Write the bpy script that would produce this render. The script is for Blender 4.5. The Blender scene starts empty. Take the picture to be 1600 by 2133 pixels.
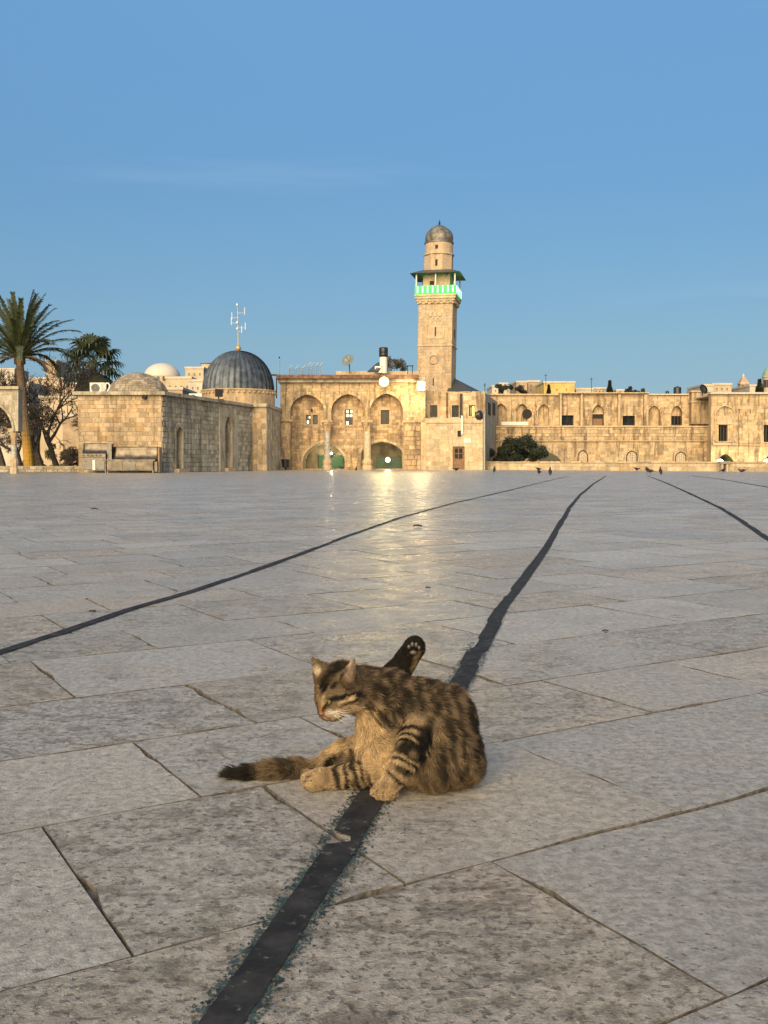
import bpy, bmesh, math, random
import numpy as np
from mathutils import Vector, Matrix
R = math.radians
rng = random.Random(7)
sc = bpy.context.scene
COL = sc.collection
# ------------------------------------------------------------------ camera
F, HZ, CAMH = 2050.0, 962.0, 0.70           # focal length in photo pixels, horizon row, eye height (m)
PITCH = math.atan((1066.5 - HZ) / F)
cam = bpy.data.cameras.new('camera'); camo = bpy.data.objects.new('camera', cam); COL.objects.link(camo)
cam.sensor_fit = 'VERTICAL'; cam.sensor_height = 36.0; cam.lens = F / 2133.0 * 36.0
cam.clip_start = 0.05; cam.clip_end = 6000
camo.location = (0, 0, CAMH); camo.rotation_euler = (math.pi / 2 - PITCH, 0, 0)
sc.camera = camo
# ------------------------------------------------------------------ sky, sun, exposure
SUN_EL, SUN_AZ = R(23), R(196)                # azimuth clockwise from +Y: behind the camera, to the left
w = bpy.data.worlds.new('World'); sc.world = w; w.use_nodes = True
nt = w.node_tree; nt.nodes.clear()
sky = nt.nodes.new('ShaderNodeTexSky'); sky.sky_type = 'NISHITA'; sky.sun_disc = False
sky.sun_elevation = SUN_EL; sky.sun_rotation = SUN_AZ
sky.altitude = 700; sky.air_density = 2.0; sky.dust_density = 0.0; sky.ozone_density = 10.0
bg = nt.nodes.new('ShaderNodeBackground'); bg.inputs['Strength'].default_value = 0.10
out = nt.nodes.new('ShaderNodeOutputWorld')
# a few thin, faint cloud streaks
tc = nt.nodes.new('ShaderNodeTexCoord'); mp = nt.nodes.new('ShaderNodeMapping')
mp.inputs['Scale'].default_value = (1.3, 1.3, 14.0); mp.inputs['Rotation'].default_value = (R(2), R(3), 0); mp.inputs['Location'].default_value = (1.9, .4, 5.1)
nz = nt.nodes.new('ShaderNodeTexNoise'); nz.inputs['Scale'].default_value = 1.6; nz.inputs['Detail'].default_value = 5
rp = nt.nodes.new('ShaderNodeValToRGB'); rp.color_ramp.elements[0].position = 0.60; rp.color_ramp.elements[1].position = 0.90
rp.color_ramp.elements[1].color = (0.15, 0.15, 0.15, 1)
mx = nt.nodes.new('ShaderNodeMix'); mx.data_type = 'RGBA'
L = nt.links.new
L(tc.outputs['Generated'], mp.inputs['Vector']); L(mp.outputs['Vector'], nz.inputs['Vector']); L(nz.outputs['Fac'], rp.inputs['Fac'])
# deep blue of the clear evening air, the same all round, added to the sky texture
sx_ = nt.nodes.new('ShaderNodeSeparateXYZ'); L(tc.outputs['Generated'], sx_.inputs[0])
gr = nt.nodes.new('ShaderNodeValToRGB'); L(sx_.outputs['Z'], gr.inputs['Fac'])
for i_, (q_, c_) in enumerate(((0.0, (.50, 1.20, 2.25)), (.12, (.72, 1.27, 1.95)), (.26, (.60, 1.25, 2.10)), (.42, (.72, 1.52, 2.60)), (1.0, (.60, 1.35, 2.4)))):
    el_ = gr.color_ramp.elements[i_] if i_ < 2 else gr.color_ramp.elements.new(q_)
    el_.position = q_; el_.color = (*[x / 4 for x in c_], 1)
ad = nt.nodes.new('ShaderNodeMix'); ad.data_type = 'RGBA'; ad.blend_type = 'ADD'; ad.clamp_result = False; ad.inputs[0].default_value = 1.0
s1 = nt.nodes.new('ShaderNodeVectorMath'); s1.operation = 'SCALE'; s1.inputs['Scale'].default_value = .30; L(sky.outputs['Color'], s1.inputs[0])
s2 = nt.nodes.new('ShaderNodeVectorMath'); s2.operation = 'SCALE'; s2.inputs['Scale'].default_value = 4.0; L(gr.outputs['Color'], s2.inputs[0])
L(s1.outputs[0], ad.inputs[6]); L(s2.outputs[0], ad.inputs[7])
L(rp.outputs['Color'], mx.inputs[0]); L(ad.outputs[2], mx.inputs[6]); mx.inputs[7].default_value = (4.0, 5.0, 6.0, 1)
L(mx.outputs[2], bg.inputs['Color']); L(bg.outputs[0], out.inputs['Surface'])
sun = bpy.data.lights.new('sun', 'SUN'); suno = bpy.data.objects.new('sun', sun); COL.objects.link(suno)
sun.energy = 4.8; sun.angle = R(55); sun.color = (1.0, 0.75, 0.41)
sd = Vector((math.sin(SUN_AZ) * math.cos(SUN_EL), math.cos(SUN_AZ) * math.cos(SUN_EL), math.sin(SUN_EL)))
suno.rotation_euler = sd.to_track_quat('Z', 'Y').to_euler()
sc.view_settings.view_transform = 'Standard'; sc.view_settings.look = 'None'
sc.view_settings.exposure = 0.7; sc.view_settings.gamma = 1.0
sc.view_settings.use_curve_mapping = False

# ------------------------------------------------------------------ photo pixel -> place
CP, SP = math.cos(PITCH), math.sin(PITCH)
def ray(px, py):
    u, v = (px - 800) / F, (py - 1066.5) / F
    return Vector((u, CP - v * SP, -SP - v * CP))
def P(px, py, Y):
    d = ray(px, py); return Vector((d.x * Y / d.y, Y, CAMH + d.z * Y / d.y))
def G(px, py, z=0.0):
    d = ray(px, py); t = (z - CAMH) / d.z; return Vector((d.x * t, d.y * t, z))
def M(n, Y): return n * Y / F                  # pixels to metres at depth Y

# ------------------------------------------------------------------ objects
ORG = {}
def tag(o, label=None, cat=None, group=None, kind=None):
    if label: o['label'] = label
    if cat: o['category'] = cat
    if group: o['group'] = group
    if kind: o['kind'] = kind
    return o
def empty(name, loc, label, cat, group=None, kind=None):
    o = bpy.data.objects.new(name, None); COL.objects.link(o); o.location = loc; o.empty_display_size = 0.2
    ORG[o] = Vector(loc); return tag(o, label, cat, group, kind or 'thing')
def put(name, me, mat, parent=None, origin=None, smooth=False):
    """link mesh (world coordinates) as one object; its origin goes to `origin` or the parent's"""
    po = ORG[parent] if parent else Vector((0, 0, 0))
    og = Vector(origin) if origin is not None else po
    if og.length > 0: me.transform(Matrix.Translation(-og))
    o = bpy.data.objects.new(name, me); COL.objects.link(o); o.location = og - po
    if parent: o.parent = parent
    ORG[o] = og
    if mat:
        if len(me.materials): me.materials.clear()
        for m in (mat if isinstance(mat, (list, tuple)) else [mat]): me.materials.append(m)
    if smooth:
        me.polygons.foreach_set('use_smooth', [True] * len(me.polygons))
    return o
def mesh(v, f):
    me = bpy.data.meshes.new('m'); me.from_pydata([tuple(q) for q in v], [], f); me.update(); return me

class MB:
    """collects shapes of ONE piece"""
    def __init__(s): s.v = []; s.f = []
    def add(s, v, f):
        n = len(s.v); s.v += [Vector(q) for q in v]; s.f += [tuple(i + n for i in q) for q in f]; return s
    def hexa(s, c):           # 8 corners: bottom ring ccw, top ring ccw
        return s.add(c, [(0, 3, 2, 1), (4, 5, 6, 7), (0, 1, 5, 4), (1, 2, 6, 5), (2, 3, 7, 6), (3, 0, 4, 7)])
    def box(s, c, d, rz=0.0):
        x, y, z = d[0] / 2, d[1] / 2, d[2] / 2; m = Matrix.Rotation(rz, 3, 'Z'); c = Vector(c)
        return s.hexa([c + m @ Vector(q) for q in ((-x, -y, -z), (x, -y, -z), (x, y, -z), (-x, y, -z), (-x, -y, z), (x, -y, z), (x, y, z), (-x, y, z))])
    def tube(s, pts, rad, n=8, cap=True):
        pts = [Vector(p) for p in pts]; rad = rad if isinstance(rad, (list, tuple)) else [rad] * len(pts)
        v = []; f = []; prev = None
        for i, p in enumerate(pts):
            t = (pts[min(i + 1, len(pts) - 1)] - pts[max(i - 1, 0)]).normalized()
            a = prev if prev is not None else (Vector((1, 0, 0)) if abs(t.x) < .8 else Vector((0, 1, 0)))
            a = (a - t * a.dot(t)).normalized(); b = t.cross(a); prev = a
            for k in range(n):
                th = 2 * math.pi * k / n; v.append(p + (a * math.cos(th) + b * math.sin(th)) * rad[i])
        for i in range(len(pts) - 1):
            for k in range(n):
                q = i * n + k; q2 = i * n + (k + 1) % n
                f.append((q, q2, q2 + n, q + n))
        if cap:
            f.append(tuple(reversed(range(n)))); f.append(tuple(range((len(pts) - 1) * n, len(pts) * n)))
        return s.add(v, f)
    def lathe(s, c, prof, n=24, a0=0.0, a1=2 * math.pi, wob=None):
        c = Vector(c); full = abs(a1 - a0 - 2 * math.pi) < 1e-6; m = n if full else n + 1; v = []; f = []
        for (r, z) in prof:
            for k in range(m):
                th = a0 + (a1 - a0) * k / n; rr = r * (wob(th) if wob else 1)
                v.append(c + Vector((rr * math.cos(th), rr * math.sin(th), z)))
        for i in range(len(prof) - 1):
            for k in range(n):
                k2 = (k + 1) % m
                f.append((i * m + k, i * m + k2, (i + 1) * m + k2, (i + 1) * m + k))
        return s.add(v, f)
    def prism(s, ring, z0, z1):
        n = len(ring); v = [(x, y, z0) for x, y in ring] + [(x, y, z1) for x, y in ring]
        return s.add(v, [tuple(reversed(range(n))), tuple(range(n, 2 * n))] + [(k, (k + 1) % n, n + (k + 1) % n, n + k) for k in range(n)])
    def build(s, name, mat, parent=None, smooth=False, origin=None):
        return put(name, mesh(s.v, s.f), mat, parent, origin, smooth)

def poly_solid(loops, to_world, thick, bevel=0.0):
    """outer loop + holes (2D) -> mesh of that plate, extruded by thick behind its front"""
    cu = bpy.data.curves.new('c', 'CURVE'); cu.dimensions = '2D'; cu.fill_mode = 'BOTH'; cu.extrude = thick / 2
    for lp in loops:
        sp = cu.splines.new('POLY'); sp.points.add(len(lp) - 1); sp.use_cyclic_u = True
        for q, (u, v) in zip(sp.points, lp): q.co = (u, v, 0, 1)
    ob = bpy.data.objects.new('tmp', cu); COL.objects.link(ob)
    dg = bpy.context.evaluated_depsgraph_get()
    me = bpy.data.meshes.new_from_object(ob.evaluated_get(dg)); me.materials.clear()
    bpy.data.objects.remove(ob); bpy.data.curves.remove(cu)
    for q in me.vertices: q.co = to_world(q.co.x, q.co.y, q.co.z - thick / 2)
    bm = bmesh.new(); bm.from_mesh(me); bmesh.ops.remove_doubles(bm, verts=bm.verts, dist=1e-4)
    bmesh.ops.recalc_face_normals(bm, faces=bm.faces); bm.to_mesh(me); bm.free()
    me.polygons.foreach_set('use_smooth', [False] * len(me.polygons))
    return me
def inpoly(poly, x, y):
    c = False; j = len(poly) - 1
    for i in range(len(poly)):
        (xi, yi), (xj, yj) = poly[i], poly[j]
        if (yi > y) != (yj > y) and x < (xj - xi) * (y - yi) / (yj - yi) + xi: c = not c
        j = i
    return c
def arch(x0, x1, yb, ys, ya, n=7, pt=68):
    """photo-pixel outline of a slightly pointed arch: foot yb, springing ys, apex ya"""
    m, wd = (x0 + x1) / 2, (x1 - x0) / 2; th = R(pt); o = [(x0, yb)]
    half = []
    for i in range(n + 1):
        t = th * i / n
        half.append(((1 - (math.cos(t) - math.cos(th)) / (1 - math.cos(th))), math.sin(t) / math.sin(th)))
    left = [(x0 + wd * a, ys + (ya - ys) * b) for a, b in half]
    right = [(x1 - wd * a, ys + (ya - ys) * b) for a, b in reversed(half)][1:]
    if abs(yb - ys) < .01: o = []
    o += left + right
    if abs(yb - ys) >= .01: o.append((x1, yb))
    return o
def rect(x0, y0, x1, y1): return [(x0, y1), (x0, y0), (x1, y0), (x1, y1)]

class Wall:
    """an upright plane through ground points a -> b (left to right as the camera sees it)"""
    def __init__(s, a, b):
        s.o = Vector((a[0], a[1], 0)); s.t = (Vector((b[0], b[1], 0)) - s.o).normalized(); s.n = Vector((s.t.y, -s.t.x, 0))
    def uv(s, px, py):
        d = ray(px, py); c = Vector((0, 0, CAMH)); k = (s.o - c).dot(s.n) / d.dot(s.n); p = c + d * k
        return ((p - s.o).dot(s.t), p.z)
    def w(s, u, v, k=0.0): return s.o + s.t * u + Vector((0, 0, v)) + s.n * k      # k: towards the viewer
    def pt(s, px, py, k=0.0): return s.w(*s.uv(px, py), k)
    def loop(s, l): return [s.uv(*q) for q in l]
    def panel(s, name, outer, holes, thick, mat, parent, k=0.0, metric=False):
        lp = [outer] + list(holes)
        if not metric: lp = [s.loop(l) for l in lp]
        return put(name, poly_solid(lp, lambda u, v, q: s.w(u, v, k + q), thick), mat, parent)
    def box(s, name, x0, y0, x1, y1, front, back, mat, parent, mb=None):
        (u0, v1), (u1, v0) = s.uv(x0, y0), s.uv(x1, y1)
        b = mb or MB()
        b.hexa([s.w(u0, v0, front), s.w(u1, v0, front), s.w(u1, v0, back), s.w(u0, v0, back), s.w(u0, v1, front), s.w(u1, v1, front), s.w(u1, v1, back), s.w(u0, v1, back)])
        return b if mb else b.build(name, mat, parent)
    def stones(s, outer, holes, hc, lc, mat, parent, single=0, single_mat=None, k=0.0, proud=0.02, seed=1, name='stone', jitter=.2):
        """courses of stones over the region; the `single` largest are objects of their own, the rest one joined part"""
        r = random.Random(seed); O = s.loop(outer); H = [s.loop(h) for h in holes]
        u0 = min(q[0] for q in O); u1 = max(q[0] for q in O); v0 = min(q[1] for q in O); v1 = max(q[1] for q in O)
        def ok(a, b, c, d):
            for (x, y) in ((a, c), (b, c), (a, d), (b, d), ((a + b) / 2, (c + d) / 2), ((a + b) / 2, c), ((a + b) / 2, d)):
                if not inpoly(O, x, y) or any(inpoly(h, x, y) for h in H): return False
            return True
        L_ = []; v = v0
        while v < v1 - hc * .3:
            h = min(hc * r.uniform(1 - jitter, 1 + jitter), v1 - v); u = u0 - r.uniform(0, lc)
            while u < u1:
                l = lc * r.uniform(.55, 1.5)
                a, b = max(u, u0), min(u + l, u1); st = [(a, b)]
                for lev in range(3):
                    nx = []
                    for (p, q) in st:
                        if q - p < .12: continue
                        if ok(p + .012, q - .012, v + .012, v + h - .012): L_.append((p, q, v, v + h))
                        elif lev < 2: nx += [(p, (p + q) / 2), ((p + q) / 2, q)]
                    st = nx
                u += l
            v += h
        L_.sort(key=lambda q: -(q[1] - q[0]) * (q[3] - q[2]))
        g = .011
        if single:
            base = stone_unit()
            for (a, b, c, d) in L_[:single]:
                o = bpy.data.objects.new(name, base); COL.objects.link(o); o.parent = parent
                z = proud * r.uniform(.3, 1.0)
                ctr = s.w((a + b) / 2, (c + d) / 2, k + z)
                mw = Matrix(((s.t.x, -s.n.x, 0), (s.t.y, -s.n.y, 0), (0, 0, 1)))
                o.matrix_local = Matrix.Translation(ctr - ORG[parent]) @ mw.to_4x4() @ Matrix.Diagonal((b - a - 2 * g, .05, d - c - 2 * g, 1))
                o.material_slots[0].link = 'OBJECT'; o.material_slots[0].material = single_mat or mat
        rest = L_[single:]
        if rest:
            V = []; Fc = []; T = []
            for (a, b, c, d) in rest:
                z = proud * r.uniform(.3, 1.0); n = len(V); e = .012
                ring = [(a + g, c + g), (b - g, c + g), (b - g, d - g), (a + g, d - g)]
                V += [s.w(x, y, k - .01) for x, y in ring]
                V += [s.w(x + (e if i in (0, 3) else -e), y + (e if i < 2 else -e), k + z) for i, (x, y) in enumerate(ring)]
                Fc += [(n + 4, n + 5, n + 6, n + 7)] + [(n + i, n + (i + 1) % 4, n + 4 + (i + 1) % 4, n + 4 + i) for i in range(4)]
                T += [r.random()] * 8
            me = mesh(V, Fc); at = me.attributes.new('tone', 'FLOAT', 'POINT'); at.data.foreach_set('value', T)
            o = put('stonework', me, mat, parent); o['kind'] = 'stuff'
_su = []
def stone_unit():
    """a unit block with chamfered front (its front face at y = 0), shared by all single stones"""
    if _su: return _su[0]
    v = [(-.5, 1, -.5), (.5, 1, -.5), (.5, 1, .5), (-.5, 1, .5)]; e = .03
    v += [(-.5, .25, -.5), (.5, .25, -.5), (.5, .25, .5), (-.5, .25, .5)]
    v += [(-.5 + e, 0, -.5 + e), (.5 - e, 0, -.5 + e), (.5 - e, 0, .5 - e), (-.5 + e, 0, .5 - e)]
    f = [(8, 9, 10, 11)] + [(j + i, j + (i + 1) % 4, j + 4 + (i + 1) % 4, j + 4 + i) for j in (0, 4) for i in range(4)]
    me = mesh(v, f); me.materials.append(None); _su.append(me); return me

# ------------------------------------------------------------------ materials
MATS = {}
def new_mat(name):
    m = bpy.data.materials.new(name); m.use_nodes = True; t = m.node_tree
    return m, t, t.nodes['Principled BSDF']
class N_:
    def __init__(s, t): s.t = t
    def n(s, typ, **kw):
        q = s.t.nodes.new(typ)
        for k, v in kw.items(): setattr(q, k, v)
        return q
    def l(s, a, b): s.t.links.new(a, b)
    def noise(s, vec, scale, detail=4, rough=.55, sc3=None):
        if sc3:
            mp = s.n('ShaderNodeMapping'); mp.inputs['Scale'].default_value = sc3; s.l(vec, mp.inputs['Vector']); vec = mp.outputs['Vector']
        q = s.n('ShaderNodeTexNoise'); q.inputs['Scale'].default_value = scale; q.inputs['Detail'].default_value = detail; q.inputs['Roughness'].default_value = rough
        s.l(vec, q.inputs['Vector']); return q.outputs['Fac']
    def ramp(s, fac, a, b, ca=0.0, cb=1.0):
        q = s.n('ShaderNodeMapRange'); q.interpolation_type = 'SMOOTHSTEP'
        for i, x in zip((1, 2, 3, 4), (a, b, ca, cb)): q.inputs[i].default_value = x
        s.l(fac, q.inputs[0]); return q.outputs[0]
    def math(s, op, a, b=None):
        q = s.n('ShaderNodeMath', operation=op)
        for i, x in enumerate((a, b)):
            if x is None: continue
            if isinstance(x, (int, float)): q.inputs[i].default_value = x
            else: s.l(x, q.inputs[i])
        return q.outputs[0]
    def mix(s, fac, a, b, mode='MIX'):
        q = s.n('ShaderNodeMix', data_type='RGBA', blend_type=mode)
        for i, x in ((0, fac), (6, a), (7, b)):
            if isinstance(x, (int, float)): q.inputs[i].default_value = x
            elif isinstance(x, tuple): q.inputs[i].default_value = (*x, 1) if len(x) == 3 else x
            else: s.l(x, q.inputs[i])
        return q.outputs[2]
    def bump(s, h, strength, dist, to):
        q = s.n('ShaderNodeBump'); q.inputs['Strength'].default_value = strength; q.inputs['Distance'].default_value = dist
        s.l(h, q.inputs['Height']); s.l(q.outputs['Normal'], to); return q
def plain(name, col, rough=.6, metal=0.0, var=.12, scale=6.0, bump=0.0, spec=.5, bscale=30):
    if name in MATS: return MATS[name]
    m, t, b = new_mat(name); N = N_(t); g = N.n('ShaderNodeNewGeometry').outputs['Position']
    f = N.noise(g, scale, 5)
    d = tuple(c * (1 - var * 1.6) for c in col); u = tuple(min(1, c * (1 + var)) for c in col)
    N.l(N.mix(N.ramp(f, .3, .7), d, u), b.inputs['Base Color'])
    b.inputs['Roughness'].default_value = rough; b.inputs['Metallic'].default_value = metal; b.inputs['Specular IOR Level'].default_value = spec
    if bump: N.bump(N.noise(g, bscale, 4), bump, .02, b.inputs['Normal'])
    MATS[name] = m; return m
def stone(name, col, mode='attr', var=.3, warm=(1.12, .98, .78), stain=.5, stain_col=(.10, .085, .065), grey=.3, streak=.4):
    """weathered limestone: a tone for every block, drifts of warmer and greyer stone, dark run-off stains, fine pitting"""
    key = name + mode
    if key in MATS: return MATS[key]
    m, t, b = new_mat(key); N = N_(t); g = N.n('ShaderNodeNewGeometry').outputs['Position']
    if mode == 'attr': a = N.n('ShaderNodeAttribute', attribute_name='tone'); tone = a.outputs['Fac']
    elif mode == 'obj': tone = N.n('ShaderNodeObjectInfo').outputs['Random']
    else: tone = N.noise(g, 1.7, 3)
    lo = tuple(c * (1 - var) for c in col); hi = tuple(min(.9, c * (1 + var * .6)) for c in col)
    c = N.mix(tone, lo, hi)
    tw = N.math('FRACT', N.math('MULTIPLY', tone, 7.31))
    c = N.mix(N.ramp(tw, .4, 1.0, 0, .8), c, N.mix(1.0, c, tuple(warm), 'MULTIPLY'))
    c = N.mix(N.ramp(N.noise(g, .35, 5, .6), .42, .68, 0, grey), c, (.30, .28, .25))
    c = N.mix(N.ramp(N.noise(g, 1.1, 6, .65, (1, 1, .28)), .50, .61, 0, stain), c, stain_col)
    c = N.mix(N.ramp(N.noise(g, 3.0, 5, .6, (1, 1, .09)), .53, .63, 0, streak), c, stain_col)
    c = N.mix(N.ramp(N.noise(g, 5.0, 7, .75), .38, .66, 0, .6), c, N.mix(1.0, c, (.55, .52, .48), 'MULTIPLY'))
    c = N.mix(N.ramp(N.noise(g, 2.6, 7, .75), .60, .70, 0, .55), c, N.mix(1.0, c, (1.3, 1.3, 1.3), 'MULTIPLY'))
    N.l(c, b.inputs['Base Color']); b.inputs['Roughness'].default_value = .85; b.inputs['Specular IOR Level'].default_value = .25
    N.bump(N.noise(g, 7, 8, .7), .6, .05, b.inputs['Normal'])
    MATS[key] = m; return m
def emit(name, col, s):
    if name in MATS: return MATS[name]
    m, t, b = new_mat(name); b.inputs['Base Color'].default_value = (*[min(1, c) * .6 for c in col], 1)
    b.inputs['Emission Color'].default_value = (*col, 1); b.inputs['Emission Strength'].default_value = s; MATS[name] = m; return m
def lamp(name, loc, watts, col, radius=.15, spot=None, to=None, blend=.6):
    d = bpy.data.lights.new(name, 'SPOT' if spot else 'POINT'); d.energy = watts; d.color = col; d.shadow_soft_size = radius
    o = bpy.data.objects.new(name, d); COL.objects.link(o); o.location = loc
    if spot:
        d.spot_size = R(spot); d.spot_blend = blend; o.rotation_euler = (Vector(to) - Vector(loc)).to_track_quat('-Z', 'Y').to_euler()
    return o
# ================================================================== plaza
def slab_mat(mode):
    m, t, b = new_mat('paving_limestone_' + mode); N = N_(t); g = N.n('ShaderNodeNewGeometry').outputs['Position']
    if mode == 'attr': tone = N.n('ShaderNodeAttribute', attribute_name='tone').outputs['Fac']
    t2 = t3 = None
    if mode == 'obj':                                  # tone, roughness and warmth of each slab travel as its object colour
        sp = N.n('ShaderNodeSeparateColor'); N.l(N.n('ShaderNodeObjectInfo').outputs['Color'], sp.inputs[0]); tone, t3, t2 = sp.outputs
    else: t2 = N.math('FRACT', N.math('MULTIPLY', tone, 5.77)); t3 = N.math('FRACT', N.math('MULTIPLY', tone, 13.3))
    c = N.mix(tone, (.295, .29, .281), (.385, .379, .368))
    c = N.mix(N.ramp(t2, .5, 1, 0, .55), c, (.37, .325, .27))
    c = N.mix(N.ramp(N.noise(g, .9, 4, .6), .53, .70, 0, .4), c, (.38, .29, .25))           # pinkish drifts in the stone
    c = N.mix(N.ramp(N.noise(g, 2.0, 8, .7), .47, .66, 0, .4), c, (.20, .192, .178))
    rough_area = N.ramp(N.math('ADD', N.noise(g, 4.2, 7, .68), N.math('MULTIPLY', t3, .36)), .58, .82)
    fine = N.noise(g, 42, 10, .78); grain = N.noise(g, 150, 4, .7); hol = N.noise(g, 13, 9, .74, (1, 1.25, 1)); pit = N.noise(g, 66, 4, .6)
    c = N.mix(N.ramp(fine, .40, .60), N.mix(1.0, c, (.74, .73, .72), 'MULTIPLY'), N.mix(1.0, c, (1.17, 1.165, 1.16), 'MULTIPLY'))
    c = N.mix(N.ramp(grain, .54, .66, 0, .5), c, N.mix(1.0, c, (1.35, 1.34, 1.33), 'MULTIPLY'))
    pm = N.ramp(N.math('SUBTRACT', pit, N.math('MULTIPLY', rough_area, .06)), .40, .30)
    hm = N.math('MULTIPLY', N.ramp(hol, .50, .36), rough_area)
    c = N.mix(N.math('MULTIPLY', hm, .42), c, (.12, .107, .093))
    c = N.mix(N.math('MULTIPLY', pm, .6), c, (.075, .067, .06))
    N.l(c, b.inputs['Base Color'])
    # foot-polished surface
    N.l(N.ramp(N.noise(g, 5, 4), .3, .7, .22, .42), b.inputs['Roughness']); b.inputs['Specular IOR Level'].default_value = .085
    wv = N.n('ShaderNodeTexWave'); wv.inputs['Scale'].default_value = 30; wv.inputs['Distortion'].default_value = 12; wv.inputs['Detail'].default_value = 4; wv.inputs['Detail Scale'].default_value = 3.0
    N.l(g, wv.inputs['Vector'])
    h = N.math('ADD', N.math('MULTIPLY', fine, 1.1), N.math('MULTIPLY', N.math('MULTIPLY', wv.outputs['Fac'], N.ramp(t2, .3, .7)), .10))
    h = N.math('SUBTRACT', N.math('SUBTRACT', h, N.math('MULTIPLY', hm, .8)), N.math('MULTIPLY', pm, .5))
    h = N.math('ADD', h, N.math('MULTIPLY', N.noise(g, 8, 4), 1.0))
    N.bump(h, .85, .007, b.inputs['Normal'])
    return m
SLAB1, SLABN = slab_mat('obj'), slab_mat('attr')
def joint_mat():
    m, t, b = new_mat('joint_grit'); N = N_(t); g = N.n('ShaderNodeNewGeometry').outputs['Position']
    c = N.mix(N.ramp(N.noise(g, 60, 5), .35, .65), (.06, .055, .05), (.14, .128, .112))
    c = N.mix(N.ramp(N.noise(g, 2.2, 4), .55, .7, 0, .5), c, (.18, .165, .14))
    N.l(c, b.inputs['Base Color']); b.inputs['Roughness'].default_value = .9; N.bump(N.noise(g, 130, 5), .8, .004, b.inputs['Normal']); return m
JOINT = joint_mat()
ground = put('plaza_ground', mesh([(-2500, -60, -.012), (2500, -60, -.012), (2500, 4500, -.012), (-2500, 4500, -.012)], [(0, 1, 2, 3)]), JOINT); ground['kind'] = 'structure'
A_ANG = R(31.3); TA = Vector((math.cos(A_ANG), math.sin(A_ANG))); TB = Vector((-TA.y, TA.x))       # along a course, across the courses
def ab(p): q = Vector((p.x, p.y)); return q.dot(TA), q.dot(TB)
course_px = [[(1350, 2133), (1455, 2105), (1600, 2050)], [(0, 2055), (295, 1977), (585, 1905), (900, 1825), (1250, 1737), (1600, 1655)],
             [(0, 1735), (425, 1660), (1007, 1550), (1145, 1525), (1350, 1485)], [(0, 1590), (280, 1550), (525, 1500), (620, 1490), (985, 1440), (1225, 1402)],
             [(0, 1475), (160, 1452), (385, 1425), (645, 1392)], [(0, 1387), (325, 1352), (525, 1330), (800, 1300)],
             [(0, 1337), (260, 1312), (465, 1291), (800, 1262)], [(0, 1287), (200, 1275), (525, 1245), (800, 1225)]]
cs = [sum(ab(G(*q))[1] for q in l) / len(l) for l in course_px]
joint_px = {0: [(1280, 1940)], 1: [(180, 1850), (640, 1700), (1245, 1620)], 2: [(352, 1605), (675, 1518), (1242, 1450)], 3: [(455, 1462), (-130, 1530)],
            4: [(112, 1416), (585, 1358)], 5: [(292, 1332), (600, 1301)], 6: [(122, 1302), (422, 1276)]}
r_ = random.Random(3)
rows = [(c, cs[i + 1], joint_px.get(i, [])) for i, c in enumerate(cs[:-1])]
b0 = cs[0]
while b0 > -3.5: h_ = r_.uniform(.42, .6); rows.insert(0, (b0 - h_, b0, [])); b0 -= h_
b1 = cs[-1]
while b1 < 116: h_ = r_.uniform(.42, .62) * (1 if b1 < 40 else 1.3); rows.append((b1, b1 + h_, [])); b1 += h_
slabs = []
for (c, d, jp) in rows:
    js = [ab(G(*q))[0] for q in jp]; mid = (c + d) / 2
    a_lo, a_hi = -30 - mid * .9, 12 + mid * 2.6
    if js:
        seq = sorted(js); x = seq[0]; lo_ = []
        while x > a_lo: x -= r_.uniform(.5, 1.05); lo_.append(x)
        x = seq[-1]; hi_ = []
        while x < a_hi: x += r_.uniform(.5, 1.05); hi_.append(x)
        seq = lo_[::-1] + seq + hi_
    else:
        x = a_lo + r_.uniform(0, .8); seq = [x]
        while x < a_hi: x += r_.uniform(.45, 1.1) * (1 if mid < 40 else 1.35); seq.append(x)
    for a, b in zip(seq, seq[1:]):
        p = TA * ((a + b) / 2) + TB * mid
        if p.y < -.6 or p.y > 89 or abs(p.x) > .44 * max(p.y, 0) + 3.2: continue
        slabs.append((a, b, c, d, p))
def side_mat(me, m):                                  # edges of a slab are grimy, only its top is clean
    for q in me.polygons:
        if len(q.vertices) != m or m == 4 and q.normal.z < .7: q.material_index = 1
    return me
LOOK = [((130, 1880), (.75, .05, .1)), ((420, 1830), (.55, .8, .75)), ((1150, 1990), (.35, 1.0, .9)), ((1400, 1860), (.6, .15, .15)), ((950, 1720), (.55, .25, .8)), ((300, 2080), (.25, .95, .5)), ((250, 1510), (.5, .9, .2)), ((200, 1640), (.6, .3, .1)), ((560, 1590), (.5, .55, .4)),
        ((1400, 1590), (.6, .35, .2)), ((800, 2100), (.35, 1.0, .9)), ((1550, 2110), (.7, .1, .1))]
def slab_look(p):
    best = None
    for (q, c) in LOOK:
        g_ = G(*q); d = math.hypot(g_.x - p.x, g_.y - p.y)
        if d < .22 and (best is None or d < best[0]): best = (d, c)
    c = best[1] if best else (r_.random(), r_.random() ** 1.6, r_.random())
    return (*c, 1)
slabs.sort(key=lambda s: s[4].length)
inview = [s for s in slabs if s[4].y > .75 and abs(s[4].x) < .41 * s[4].y + .25]
first = set(id(s) for s in inview[:300])
V, Fc, T = [], [], []
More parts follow.
